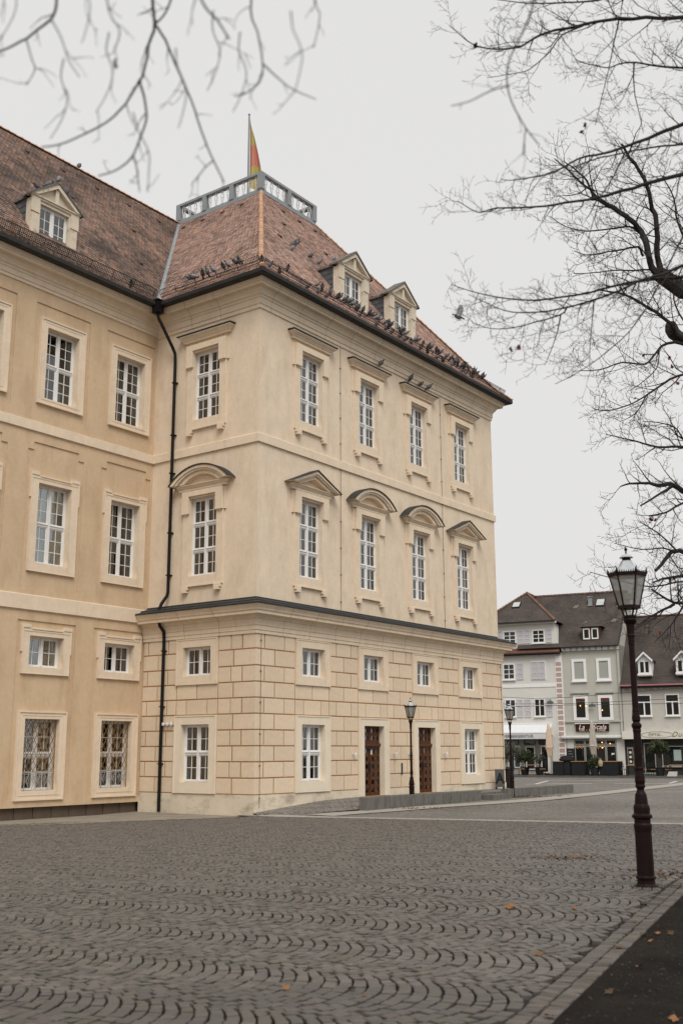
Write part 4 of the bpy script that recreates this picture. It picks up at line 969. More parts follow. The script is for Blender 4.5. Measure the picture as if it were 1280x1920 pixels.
def make_lamp():
    s = LAMP_H/629.0; root = link('street_lamp', None)
    pr = lamp_profile(); zsplit = [(0, 7), (7, 24), (24, len(pr))]
    put('base', MB().lathe(pr[:9], 12), IRON, root); put('pedestal', MB().lathe(pr[8:24], 16), IRON, root, smooth=False); put('post', MB().lathe(pr[23:], 14), IRON, root, smooth=False)
    zb, zt = (1663-1149)*s, (1663-1088)*s; rb, rt = 19.5*s, 34*s
    fr = MB(); hexa = [math.pi/6+math.pi/3*k+.12 for k in range(6)]
    lan = put('lantern_frame', fr.lathe([(rb*.9, zb-.03), (rb+.012, zb-.03), (rb+.012, zb+.012), (rb*.9, zb+.012)], 6, rot=hexa[0]), IRON, root)
    bars = MB()
    for a in hexa:
        ca, sa = math.cos(a), math.sin(a)
        bars.tube([(rb*ca, rb*sa, zb), (rt*ca, rt*sa, zt)], .011, 5)
        bars.tube([(rt*1.0*ca, rt*sa, zt), (rt*1.06*ca, rt*1.06*sa, zt+.03), (rt*1.05*ca, rt*1.05*sa, zt+.055), (rt*1.12*ca, rt*1.12*sa, zt+.085)], [.016, .018, .012, .004], 5)
        bars.tube([(12*s*ca*.8, 12*s*sa*.8, (1663-1167)*s), (13*s*ca, 13*s*sa, (1663-1160)*s), (rb*.78*ca, rb*.78*sa, zb-.02)], .009, 5)
    bars.lathe([(rt*.94, zt-.02), (rt+.012, zt-.02), (rt+.015, zt+.02), (rt*.94, zt+.02)], 6, rot=hexa[0])
    for k in range(6):      # crest of little leaves along the rim
        a, b = hexa[k], hexa[(k+1) % 6]; p, q = Vector((rt*math.cos(a), rt*math.sin(a), zt+.02)), Vector((rt*math.cos(b), rt*math.sin(b), zt+.02))
        for j in range(1, 8):
            c = p.lerp(q, j/8); h = .018+.014*abs(math.cos(j/8*math.pi)); bars.tube([c, c+Vector((0, 0, h))], [.012, .004], 4)
    put('lantern_bars', bars, IRON, root)
    for k in range(6):
        a, b = hexa[k], hexa[(k+1) % 6]; m_ = MB().quad((rb*math.cos(a), rb*math.sin(a), zb+.012), (rb*math.cos(b), rb*math.sin(b), zb+.012), (rt*math.cos(b), rt*math.sin(b), zt-.02), (rt*math.cos(a), rt*math.sin(a), zt-.02)); put('pane', m_, LANTERN_GLASS, root)
    zr = (1663-1060)*s
    put('lantern_roof', MB().lathe([(rt-.01, zt+.02), (rt*.72, zt+.065), (rt*.46, zt+.115), (rt*.30, zr), (9*s, zr+.002)], 6, rot=hexa[0]).lathe([(13.5*s, (1663-1053.5)*s), (9*s, (1663-1049)*s), (4*s, (1663-1046.5)*s), (2*s, (1663-1046)*s)], 12).lathe([(13.5*s, (1663-1053.7)*s), (5*s, (1663-1053.8)*s)], 12), mat('zinc', (.40, .42, .43), .45, .2, 6, spec=.5), root)
    put('chimney', MB().lathe([(8.3*s, zr-.01), (8.3*s, (1663-1053.9)*s)], 12), IRON, root)
    put('finial', MB().lathe([(1.6*s, (1663-1046.2)*s), (1.4*s, (1663-1044)*s), (2*s, (1663-1042.5)*s), (1.2*s, (1663-1041)*s), (3.4*s, (1663-1038)*s), (3*s, (1663-1036)*s), (1.2*s, (1663-1033.5)*s), (0, (1663-1032)*s)], 10), IRON, root)
    put('burner', MB().lathe([(.012, zb), (.012, zb+.08), (.06, zb+.09), (.06, zb+.16), (.0, zb+.17)], 10), WHMET, root)
    return root
lampN = make_lamp(); gN = on_ground(1211, 1662); lampN.location = (gN.x, gN.y, gz(gN.y)-.01); lampN.rotation_euler.z = .1
tag(lampN, 'tall dark red cast-iron lamp close by on the right, where the cobbles meet the kerb', 'street lamp', 'old gas lamps on the square')
lampM = copy_tree(lampN); lm = at_depth(772, 1505, 41.9); lampM.location = (lm.x, lm.y, gz(lm.y)-.02); lampM.rotation_euler.z = .5
tag(lampM, 'dark red lamp post standing in front of the low wall between the two doors', 'street lamp', 'old gas lamps on the square')
lampF = copy_tree(lampN); lf = at_depth(960, 1490, 47.6); lampF.location = (lf.x, lf.y, gz(lf.y)-.02); lampF.rotation_euler.z = .9
tag(lampF, 'far lamp post at the right end of the pavilion, before the white house', 'street lamp', 'old gas lamps on the square')
# ---- sign panel and bin by the pavilion's right end
sp = loc(16.15, -.55, -.06)
SG = thing('sign_stand', 'grey sign panel with a black letter A standing against the pavilion base', 'sign', tuple(sp), .35)
put('panel', MB().box(-.21, .21, -.03, .03, .10, .88), mat('sign_grey', (.085, .085, .085), .6, .1), SG)
put('feet', MB().box(-.20, -.16, -.05, .05, 0, .10).box(.16, .20, -.05, .05, 0, .10), BLACKMET, SG)
tm = text_mesh('A', .62, .004, bold=.02); tm.materials.append(BLACKMET); link('letter', tm, SG, (0, -.036, .46), rot=(math.pi/2, 0, 0))
bp_ = at_depth(952, 1476, 52.5); bp_.z = gz(52)
BN = thing('litter_bin', 'black litter bin with pale label just behind the far lamp post', 'bin', tuple(bp_), T_ANG)
put('body', MB().lathe([(.20, 0), (.23, .05), (.27, 1.02), (.24, 1.05)], 16), BLACKMET, BN); put('lid', MB().lathe([(.29, 1.055), (.29, 1.10), (.18, 1.18), (0, 1.20)], 16), BLACKMET, BN)
put('label_plate', MB().box(-.12, .12, -.275, -.255, .55, .68), WHMET, BN)

# loose stones on the dark verge
peb = MB(); rg = random.Random(11)
for _ in range(5200):
    p_ = KERB_P+.30+abs(rg.gauss(0, 1.1)); q_ = rg.uniform(5.5, 17); v_ = pq(p_, q_); r_ = rg.choice((.004, .006, .006, .009, .013))*rg.uniform(.7, 1.3); z_ = gz(v_.y)-.004; c_ = rg.uniform(.5, 1.5)*(1.8 if rg.random() < .06 else 1); col = (.034*c_, .030*c_, .026*c_)
    a_ = rg.uniform(0, 6.3); vs_ = [(v_.x+r_*math.cos(a_+k*2.09)*rg.uniform(.7, 1.2), v_.y+r_*math.sin(a_+k*2.09)*rg.uniform(.7, 1.2), z_) for k in range(3)]+[(v_.x, v_.y, z_+r_*.8)]
    peb.add(vs_, [(0, 1, 3), (1, 2, 3), (2, 0, 3)], 0, col)
tag(put('loose_gravel', peb, mat('gravel_stone', (.05, .05, .04), .95, .3, 40, attr=True, spec=.05)), 'fine loose gravel on the dark ground in the lower right corner', 'gravel', kind='stuff')
# ================================================================== houses across the square
HA = R_(25); hd = Vector((math.cos(HA), -math.sin(HA), 0)); HK = (EYE+.3)/2.1
H0 = Vector((18.0598, 91.774, 0))*HK
def S_(s): return s*HK
def Z_(z): return EYE+(z-EYE)*HK
def house(name, label, s0):
    p = H0+hd*S_(s0); return thing(name, label, 'house', (p.x, p.y, -.3), -HA)
ZG = -.3
def brick_roof(name, c1, c2, dark):
    m = bpy.data.materials.new(name); n, b = nodes_of(m); N, Lk = n.nodes.new, n.links.new
    tc = N('ShaderNodeTexCoord'); br = N('ShaderNodeTexBrick'); br.inputs['Scale'].default_value = 1.0
    br.inputs['Brick Width'].default_value = .18; br.inputs['Row Height'].default_value = .17; br.inputs['Mortar Size'].default_value = .028; br.inputs['Mortar Smooth'].default_value = .4
    br.inputs['Color1'].default_value = (*c1, 1); br.inputs['Color2'].default_value = (*c2, 1); br.inputs['Mortar'].default_value = (*dark, 1)
    Lk(tc.outputs['UV'], br.inputs['Vector'])
    no = N('ShaderNodeTexNoise'); no.inputs['Scale'].default_value = .9; no.inputs['Detail'].default_value = 7; Lk(tc.outputs['Object'], no.inputs['Vector'])
    mr = N('ShaderNodeMapRange'); mr.inputs[1].default_value = .3; mr.inputs[2].default_value = .7; mr.inputs[3].default_value = .65; mr.inputs[4].default_value = 1.3; Lk(no.outputs[0], mr.inputs[0])
    sc = N('ShaderNodeVectorMath'); sc.operation = 'SCALE'; Lk(br.outputs['Color'], sc.inputs[0]); Lk(mr.outputs[0], sc.inputs['Scale']); Lk(sc.outputs[0], b.inputs['Base Color'])
    b.inputs['Roughness'].default_value = .9
    bp = N('ShaderNodeBump'); bp.inputs['Strength'].default_value = .8; bp.inputs['Distance'].default_value = .03; Lk(br.outputs['Fac'], bp.inputs['Height']); bp.invert = True; Lk(bp.outputs[0], b.inputs['Normal'])
    return m
HTILE = brick_roof('house_tiles', (.105, .080, .066), (.072, .056, .047), (.022, .017, .015)); MATS['house_tiles'] = HTILE
HTILE_R = brick_roof('house_tiles_red', (.22, .085, .055), (.17, .07, .05), (.07, .03, .022))
def roof_poly(polys, m, name, parent):
    """flat roof faces with planar UVs: u along the eave, v up the slope"""
    mb = MB()
    for p in polys: mb.add(p, [tuple(range(len(p)))])
    me = mb.mesh(name, m); uv = me.uv_layers.new(name='UVMap')
    for f in me.polygons:
        vs = [me.vertices[i].co for i in f.vertices]; n = f.normal
        h = Vector((-n.y, n.x, 0)); h = h.normalized() if h.length > 1e-4 else Vector((1, 0, 0)); g = n.cross(h)
        for li, vi in zip(f.loop_indices, f.vertices): c = me.vertices[vi].co; uv.data[li].uv = (c.dot(h), c.dot(g))
    o = link(name, me, parent); return o
WW = mat('house_white', (.63, .61, .56), .9, .05, 1.5, .1, 30); WG = mat('house_green', (.45, .44, .385), .9, .06, 1.5, .1, 30, stain=((.33, .33, .28), 1.0, .55, .8, .4)); WC = mat('house_grey', (.48, .455, .41), .9, .06, 1.5, .1, 30, stain=((.33, .31, .28), 1.0, .5, .8, .5))
HWHITE = mat('trim_white', (.76, .75, .73), .7, .05, 4); SHUT = mat('shutter', (.56, .54, .55), .7, .05, 6); PINK = mat('quoin_pink', (.42, .30, .26), .9, .1, 6)
BLIND = mat('roller_blind', (.33, .34, .30), .6, .05); FASC = mat('fascia_dark', (.03, .022, .02), .7, .2)
def hwin(root, s0, s1, z0, z1, cols, rows, fr=.07, pr=.04, cross=None, m=None, pm=None, sill=True, mid=.06, tee=False):
    """house window: white frame mesh with the panes as pieces; z relative to house root"""
    w_, h_ = s1-s0, z1-z0; mb = MB(); d = -.004; pr = pr+.03
    mb.box(-w_/2, -w_/2+fr, -pr, d, 0, h_); mb.box(w_/2-fr, w_/2, -pr, d, 0, h_); mb.box(-w_/2+fr, w_/2-fr, -pr+.001, d, 0, fr); mb.box(-w_/2+fr, w_/2-fr, -pr+.001, d, h_-fr, h_)
    x0, x1, za, zb = -w_/2+fr, w_/2-fr, fr, h_-fr; xs = np.linspace(x0, x1, cols+1); zz = [za]+[za+(zb-za)*c for c in (cross or [k/rows for k in range(1, rows)])]+[zb]
    for x in xs[1:-1]: mb.box(x-mid/2, x+mid/2, d-.035, d, za, zz[-2] if tee else zb)
    for z in zz[1:-1]: mb.box(x0, x1, d-.032, d, z-mid*.4, z+mid*.4)
    if sill: mb.box(-w_/2-.05, w_/2+.05, -pr-.07, -pr, -.06, .04)
    o = put('window', mb, m or HWHITE, root, ((s0+s1)/2, 0, z0))
    for i in range(cols):
        for k in range(len(zz)-1):
            if tee and k == len(zz)-2:
                if i == 0: link('pane', pane_mesh(x1-x0-.01, zz[k+1]-zz[k]-.01, pm or DARKGLASS), o, (0, d-.012, (zz[k]+zz[k+1])/2))
                continue
            pw, ph = xs[i+1]-xs[i]-.01, zz[k+1]-zz[k]-.01; link('pane', pane_mesh(pw, ph, pm or DARKGLASS), o, ((xs[i]+xs[i+1])/2, d-.012, (zz[k]+zz[k+1])/2), rot=(R_(random.uniform(-.6, .6)), 0, R_(random.uniform(-.6, .6))))
    return o
def shutter(root, s0, s1, z0, z1):
    w_, h_ = s1-s0, z1-z0; mb = MB(); f = .06
    mb.box(-w_/2, -w_/2+f, -.05, 0, 0, h_); mb.box(w_/2-f, w_/2, -.05, 0, 0, h_)
    for k in range(4): z = (h_-f)*k/3; mb.box(-w_/2+f, w_/2-f, -.049, 0, z, z+f)
    n = max(4, int(h_/.055))
    for k in range(n): z = h_*k/n; mb.add([(-w_/2+f, -.035, z), (w_/2-f, -.035, z), (w_/2-f, -.012, z+h_/n*.9), (-w_/2+f, -.012, z+h_/n*.9)], [(0, 1, 2, 3)])
    mb.quad((-w_/2, -.006, 0), (w_/2, -.006, 0), (w_/2, -.006, h_), (-w_/2, -.006, h_))
    return put('shutter', mb, SHUT, root, ((s0+s1)/2, -.005, z0))
def zr(z): return Z_(z)-ZG            # measured height -> height above the house's base
# ---------------------------------------------------------------- white house with shutters
A = house('white_townhouse', 'white townhouse with grey shutters, pink corner blocks and glazed shop awning', 0)
a0, a1 = S_(-9.5), S_(.62)
ztop1, ztop2 = zr(9.74), zr(12.35)
holesA = []
wA = MB()
wA.box(a0, a1, .0, 9, 0, ztop1)
put('wall', wA, WW, A)
put('attic_wall', MB().prism_y([(a0, zr(10.1)), (S_(.42), zr(10.1)), (S_(-.04), zr(12.3)), (a0, zr(12.3))], .06, 8.5), WW, A)
put('eave_board', MB().box(a0, S_(.25), -.28, 0.05, zr(12.25), zr(12.42)), WW, A)
# small tiled ledge over the second floor
roof_poly([[(a0, -.42, zr(9.78)), (S_(.5), -.42, zr(9.78)), (S_(.42), .055, zr(10.22)), (a0, .055, zr(10.22))]], HTILE_R, 'tiled_ledge', A)
put('ledge_gutter', MB().box(a0, S_(.52), -.46, -.36, zr(9.68), zr(9.78)).box(a0, S_(.48), -.36, 0, zr(9.60), zr(9.68)), FASC, A)
ax_, az = S_(-3.25), zr(15.55); ey = -.38; er = S_(.22); el = 2*ax_-er; ze = zr(12.45)
AR = roof_poly([[(el, ey, ze), (er, ey, ze), (ax_, 3.6, az)], [(er, ey, ze), (er+.5, 9, ze-.3), (ax_, 9, az), (ax_, 3.6, az)], [(el, 9, ze), (el, ey, ze), (ax_, 3.6, az), (ax_, 9, az)]], HTILE, 'roof', A)
put('gutter', MB().box(el, er, ey-.08, ey+.03, ze-.09, ze+.02), FASC, A); put('soffit', MB().box(el, er, ey+.03, .06, ze-.06, ze-.03), WW, A)
RH = ridge_mesh(.36)
def hridge(p, q, parent):
    p, q = Vector(p), Vector(q); d = q-p; n = int(d.length/.33); x = d.normalized(); y = Vector((0, 0, 1)).cross(x).normalized(); zz = x.cross(y); Mx = Matrix((x, y, zz)).transposed().to_4x4()
    for i in range(n): o = link('ridge_tile', RH, parent); o.matrix_local = Matrix.Translation(p+x*i*d.length/n) @ Mx
RHM = mat('house_ridge', (.17, .095, .065), .9, .2, 5, rnd=.25); RH.materials.clear(); RH.materials.append(RHM)
hridge((er, ey, ze+.02), (ax_, 3.6, az+.02), AR); hridge((ax_, 3.6, az), (ax_, 9, az), AR); hridge((el, ey, ze+.02), (ax_, 3.6, az+.02), AR)
def skylight(parent, s, y, z, sl, w_=.62, h_=.8):
    o = put('skylight', MB().box(-w_/2, w_/2, -.0, .10, -.05, h_+.05), FASC, parent, (s, y, z), rot=(-math.pi/2+sl, 0, 0)); return o
slA = math.atan2(az-ze, 3.6-ey)
def on_slope(parent, name, s, k, y0, z0, y1, z1, w_, h_, m, m2=None):
    """flat roof window lying on the slope, k = fraction up the slope"""
    ln = math.hypot(y1-y0, z1-z0); dy, dz = (y1-y0)/ln, (z1-z0)/ln; c = Vector((s, y0+(y1-y0)*k, z0+(z1-z0)*k)); n = Vector((0, -dz, dy))
    mb = MB()
    def q(x, t, o): p = c+Vector((x, dy*t, dz*t))+n*o; return tuple(p)
    for x0, x1, t0, t1, o, mi in ((-w_/2-.06, w_/2+.06, -.1, h_+.06, .09, 0), (-w_/2, w_/2, 0, h_, .10, 1)):
        vs = [q(x0, t0, o), q(x1, t0, o), q(x1, t1, o), q(x0, t1, o), q(x0, t0, -.05), q(x1, t0, -.05), q(x1, t1, -.05), q(x0, t1, -.05)]
        mb.add(vs, [(0, 1, 2, 3), (0, 4, 5, 1), (1, 5, 6, 2), (2, 6, 7, 3), (3, 7, 4, 0)], mi)
    return put(name, mb, [FASC, m], parent)
SKYG = mat('skylight_glass', (.45, .47, .46), .08, .05, spec=.8)
on_slope(AR, 'skylight', S_(-3.75), .50, ey, ze, 3.6, az, .55, .75, SKYG)
# windows and shutters
for (s0, s1) in ((-4.47, -3.32), (-1.91, -.81)): hwin(A, S_(s0), S_(s1), zr(10.6), zr(11.77), 2, 3, .09)
for o in [c for c in A.children if c.name.startswith('window')]: o.location.y = .06
for s0, s1 in ((-5.15, -4.6), (-3.21, -2.66), (-2.65, -2.10), (-.70, -.20)):
    o = shutter(A, S_(s0), S_(s1), zr(10.62), zr(11.78)); o.location.y = .055
hwin(A, S_(-4.60), S_(-3.52), zr(7.56), zr(8.96), 2, 3, .10)
shutter(A, S_(-3.38), S_(-2.80), zr(7.56), zr(8.94))
put('window_frame', MB().box(S_(-2.13), S_(-.83), -.03, 0, zr(7.46), zr(9.1)), HWHITE, A)
for s0, s1 in ((-2.07, -1.49), (-1.47, -.89)):
    o = shutter(A, S_(s0), S_(s1), zr(7.56), zr(9.02)); o.location.y = -.035
put('string_course', MB().box(a0, S_(-.02), -.04, 0, zr(6.88), zr(7.15)), HWHITE, A)
for s0, s1 in ((-4.52, -3.55), (-1.96, -1.02)): hwin(A, S_(s0), S_(s1), zr(4.41), zr(5.92), 2, 2, .08, cross=[.62], mid=.08)
for s0, s1 in ((-3.45, -2.95), (-2.80, -2.25), (-.95, -.42)): shutter(A, S_(s0), S_(s1), zr(4.38), zr(5.88))
QW = MB().box(0, S_(.56), -.035, .02, 0, zr(9.45)).mesh('quoin_strip', HWHITE); link('quoin_strip', QW, A, (S_(-.02), 0, 0))
QB = MB().box(0, S_(.44), -.055, -.03, 0, .29).mesh('quoin_block', PINK)
for k in range(21): link('quoin_block', QB, A, (S_(.04), 0, .12+k*.415))
# awning with lettering and shop front below
zt, zf, zl = zr(3.80), zr(3.05), zr(2.56); aw0, aw1 = S_(-6.5), S_(-.50)
AWN = put('awning', MB().add([(aw0, 0, zt), (aw1, 0, zt), (aw1, -1.15, zf), (aw0, -1.15, zf)], [(0, 1, 2, 3)]).add([(aw1, 0, zt), (aw1, -1.15, zf), (aw1, 0, zf-.2)], [(0, 1, 2)]), mat('awning_glass', (.66, .67, .68), .3, .04), A)
br_ = MB()
for x in np.linspace(aw0, aw1, 9): br_.tube([(x, 0, zt+.03), (x, -1.16, zf+.03)], .018, 4)
br_.box(aw0, aw1, -1.2, -1.13, zf-.02, zf+.05).box(aw0, aw1, -.04, .0, zt, zt+.09); put('awning_bars', br_, HWHITE, AWN)
put('sign_board', MB().box(aw0, aw1+.05, -1.18, -1.10, zl, zf-.02), mat('sign_pale', (.60, .60, .60), .6, .03), AWN)
tm = text_mesh('R WERBEAGENTUR', .30, .01, spacing=1.12, bold=.004); tm.materials.append(mat('letter_grey', (.16, .16, .17), .5, .1)); link('lettering', tm, AWN, (S_(-3.35), -1.195, (zl+zf)/2-.01), rot=(math.pi/2, 0, 0))
put('shopfront', MB().box(a0, S_(-.55), -.02, 0, .0, zl+.1), mat('shop_beige', (.36, .34, .29), .8, .1), A)
for s0, s1, z0, z1, c in ((-4.4, -3.3, .2, 2.0, 2), (-2.85, -2.05, .05, 1.95, 1), (-1.55, -.9, -.2, 2.0, 1)):
    o = hwin(A, S_(s0), S_(s1), zr(z0), zr(z1), c, 1, .07, .05, sill=False); o.location.y = -.03
for s0, s1 in ((-4.4, -3.45), (-2.95, -2.0), (-1.7, -.75)):
    o = hwin(A, S_(s0), S_(s1), zr(2.1), zr(2.5), 1, 1, .03, .03, sill=False, m=FASC); o.location.y = -.03
# ---------------------------------------------------------------- green-grey cafe house
B = house('cafe_townhouse', 'narrow grey-green townhouse with the La Scala cafe sign and steep tile roof', 0)
b0, b1 = S_(.63), S_(5.36); zeB = zr(10.27); RY, RZ = 4.9, zr(15.35); BD = 9.8
mb = MB(); mb.prism_y([(b0, 0), (b1, 0), (b1, zeB-.05), (b0, zeB-.05)], 0, BD)
mb.add([(b1, 0, 0), (b1, BD, 0), (b1, BD, zeB), (b1, RY, RZ-.12), (b1, 0, zeB-.02)], [(0, 1, 2, 3, 4)]); mb.add([(b1-.2, .1, zeB-.1), (b1-.2, BD-.1, zeB-.1), (b1-.2, RY, RZ-.2)], [(0, 1, 2)])
put('wall', mb, WG, B)
BR = roof_poly([[(S_(-3.2), -.32, zeB-.12), (b1-.02, -.32, zeB-.12), (b1-.02, RY, RZ), (S_(-3.2), RY, RZ)], [(b1-.02, BD, zeB), (S_(-3.2), BD, zeB), (S_(-3.2), RY, RZ), (b1-.02, RY, RZ)]], HTILE, 'roof', B)
hridge((S_(-3.2), RY, RZ+.02), (b1, RY, RZ+.02), BR)
put('verge', MB().add([(b1-.02, -.32, zeB-.12), (b1+.12, -.32, zeB-.12), (b1+.12, RY, RZ+.03), (b1-.02, RY, RZ+.03)], [(0, 1, 2, 3)]), FASC, BR)
put('gutter', MB().box(b0-.05, b1+.05, -.42, -.31, zeB-.20, zeB-.10), FASC, B)
put('eave_fascia', MB().box(b0, b1, -.20, 0, zeB-.42, zeB-.20), HWHITE, B)
EB = MB().box(-.05, .05, -.12, 0, 0, .20).mesh('eave_bracket', mat('bracket_green', (.2, .21, .17), .8, .1))
for k in range(9): link('eave_bracket', EB, B, (b0+.25+k*(b1-b0-.5)/8, -.20, zeB-.41))
on_slope(BR, 'skylight', S_(3.25), .74, -.32, zeB-.12, RY, RZ, .60, .8, SKYG)
CH_ = mat('flue_zinc', (.26, .28, .28), .5, .15)
for s, k in ((2.38, .77), (4.95, .72), (5.42, .74)):
    z_ = zeB-.12+(RZ-zeB+.12)*k; y_ = -.32+(RY+.32)*k; put('flue', MB().box(-.14, .14, -.14, .14, -.1, .62).box(-.2, .2, -.2, .2, .62, .68).box(-.19, .19, -.24, .1, -.12, -.02), CH_, BR, (S_(s) if s < 5.1 else S_(5.28), y_, z_))
for s, k in ((1.05, .72), (2.3, .40), (4.65, .42)):     # little pale patches of replaced tiles
    mb = MB()
    for q in range(4): xx, tt = ((-.12, .0), (.06, .02), (-.04, .14), (.14, .15))[q]; z_ = zeB-.12+(RZ-zeB+.12)*k+tt; y_ = -.32+(RY+.32)*k+tt*.96; mb.box(S_(s)+xx, S_(s)+xx+.15, y_-.06, y_+.02, z_, z_+.10)
    put('replaced_tiles', mb, mat('pale_tile', (.30, .28, .25), .9, .15), BR)
# dormer with two little windows
dz0 = zr(10.7); kf = (dz0-(zeB-.12))/(RZ-zeB+.12); yf = -.32+(RY+.32)*kf-.05; dx0, dx1 = S_(2.36), S_(3.82); dh = 1.05
DB = put('dormer', MB().box(dx0, dx1, yf, yf+1.3, dz0-.05, dz0+dh), mat('dormer_brown', (.085, .045, .03), .8, .2), B)
roof_poly([[(dx0-.2, yf-.2, dz0+dh-.02), (dx1+.25, yf-.2, dz0+dh-.02), ((dx0+dx1)/2, yf+.75, dz0+dh+.72)], [(dx1+.25, yf-.2, dz0+dh-.02), (dx1+.25, yf+1.3, dz0+dh-.02), ((dx0+dx1)/2, yf+1.9, dz0+dh+.72), ((dx0+dx1)/2, yf+.75, dz0+dh+.72)], [(dx0-.2, yf+1.3, dz0+dh-.02), (dx0-.2, yf-.2, dz0+dh-.02), ((dx0+dx1)/2, yf+.75, dz0+dh+.72), ((dx0+dx1)/2, yf+1.9, dz0+dh+.72)]], HTILE, 'dormer_roof', DB)
for s0, s1 in ((dx0+.08, dx0+.60), (dx1-.62, dx1-.10)):
    m_ = MB(); w_, h_ = s1-s0, .86
    m_.box(s0, s0+.08, yf-.05, yf, dz0+.05, dz0+.05+h_); m_.box(s1-.08, s1, yf-.05, yf, dz0+.05, dz0+.05+h_); m_.box(s0+.08, s1-.08, yf-.049, yf, dz0+.05, dz0+.15); m_.box(s0+.08, s1-.08, yf-.049, yf, dz0-.05+h_, dz0+.05+h_)
    put('dormer_window', m_, HWHITE, DB); link('pane', pane_mesh(w_-.16, h_-.2, DARKGLASS), DB, ((s0+s1)/2, yf-.02, dz0+.05+h_/2))
# second floor windows with blinds, first floor cafe windows
for s0, s1 in ((1.38, 2.60), (3.44, 4.64)):
    o = hwin(B, S_(s0), S_(s1), zr(7.25), zr(9.11), 1, 1, .20, .05, pm=BLIND)
for s0, s1 in ((1.36, 2.60), (3.42, 4.62)):
    o = hwin(B, S_(s0), S_(s1), zr(4.05), zr(6.08), 1, 1, .22, .05, sill=False)
    put('window_hood', MB().box(S_(s0)-.12, S_(s1)+.12, -.16, 0, zr(6.26), zr(6.38)), WG, B)
    wdt = S_(s1)-S_(s0)-.44
    tm = text_mesh('La Scala', .19, .003, shear=.35, bold=.004); tm.materials.append(mat('red_letter', (.50, .05, .04), .5, .1)); link('lettering', tm, o, (0, -.03, zr(5.78)-zr(4.05)), rot=(math.pi/2, 0, 0))
    tm = text_mesh('Cafe  Bar  Lounge', .09, .003); tm.materials.append(mat('grey_letter', (.35, .33, .32), .5, .1)); link('lettering', tm, o, (0, -.03, zr(5.60)-zr(4.05)), rot=(math.pi/2, 0, 0))
LIT = bpy.data.materials.new('lamp_glow'); n_, b_ = nodes_of(LIT); b_.inputs['Emission Color'].default_value = (1, .42, .12, 1); b_.inputs['Emission Strength'].default_value = 2.2; b_.inputs['Base Color'].default_value = (.8, .4, .1, 1)
GL = MB().lathe([(0, -.045), (.04, -.025), (.045, .015), (0, .045)], 8).mesh('lit_bulb', LIT)
for s, z in ((1.95, 5.25), (2.42, 5.22), (3.75, 4.85)): link('lit_bulb', GL, B, (S_(s), -.07, zr(z)))
put('string_course', MB().box(b0, b1, -.12, 0, zr(3.90), zr(4.02)), WG, B)
SB = put('cafe_sign', MB().box(S_(1.50), S_(4.22), -.14, -.02, zr(3.15), zr(3.76)), mat('sign_maroon', (.028, .008, .008), .4, .2), B)
put('sign_cap', MB().box(S_(1.44), S_(4.26), -.20, -.02, zr(3.76), zr(3.83)), HWHITE, SB)
CREAM = mat('cream_letter', (.72, .62, .52), .6, .05)
tm = text_mesh('La    Scala', .50, .006, shear=.32, spacing=1.05, bold=.004); tm.materials.append(CREAM); link('lettering', tm, SB, (S_(2.86), -.15, zr(3.49)), rot=(math.pi/2, 0, 0))
tm = text_mesh('Cafe  \u2022  Bar  \u2022  Lounge', .22, .006, shear=.2); tm.materials.append(CREAM); link('lettering', tm, SB, (S_(2.86), -.15, zr(3.25)), rot=(math.pi/2, 0, 0))
put('awning_box', MB().box(S_(.35), S_(5.25), -.32, -.02, zr(2.60), zr(2.82)).box(S_(.35), S_(5.25), -.34, -.32, zr(2.68), zr(2.75)), HWHITE, B)
put('shop_pillar', MB().box(S_(.70), S_(1.25), -.02, 0, 0, zr(2.55)), WW, B); put('shop_pillar', MB().box(S_(4.75), b1+.02, -.02, 0, 0, zr(2.55)), WW, B)
put('shop_frame', MB().box(S_(1.25), S_(4.75), -.015, .02, 0, zr(2.55)), mat('frame_grey', (.30, .29, .26), .6, .05), B)
for k in range(4):
    s0 = 1.32+k*.86; o = hwin(B, S_(s0), S_(s0+.82), zr(.0 if k < 3 else -.2), zr(1.98), 1, 1, .06, .02, sill=False, m=MATS['frame_grey']); o.location.y = -.03
    o = hwin(B, S_(s0), S_(s0+.82), zr(2.08), zr(2.46), 1, 1, .05, .02, sill=False, m=MATS['frame_grey']); o.location.y = -.03
for s, z in ((3.6, 2.25), (4.25, 2.15), (3.6, 1.82)): link('lit_bulb', GL, B, (S_(s), -.12, zr(z)))
gar = MB()
for s0 in (1.4, 3.1):
    for q in range(9): x = S_(s0)+q*.075; z_ = zr(1.93)-.13*math.sin(q/8*math.pi*2)**2; gar.lathe([(0, -.015), (.018, 0), (0, .015)], 5, (x, -.10, z_))
put('fairy_lights', gar, LIT, B)
put('downpipe', MB().tube([(b1-.12, -.10, zeB-.3), (b1-.12, -.08, zr(3.0))], .05, 6), WG, B)
put('door_notice', MB().box(S_(4.30), S_(4.55), -.045, -.035, zr(1.15), zr(1.40)), MATS['paper'], B)
# street-name plates on bracket between the windows
def plate(root, s, z, nm='street_lamp_plate'):
    put('hanging_plate', MB().box(-.26, .26, -.30, -.26, -.07, .07).box(-.18, .18, -.30, -.26, .07, .12).box(-.05, .05, -.30, -.26, .12, .18).tube([(0, -.28, .18), (0, -.05, .3)], .012, 4), mat('plate_green', (.10, .115, .10), .6, .15), root, (S_(s), 0, zr(z)))
plate(A, -.52, 5.55); plate(B, 2.98, 5.2)
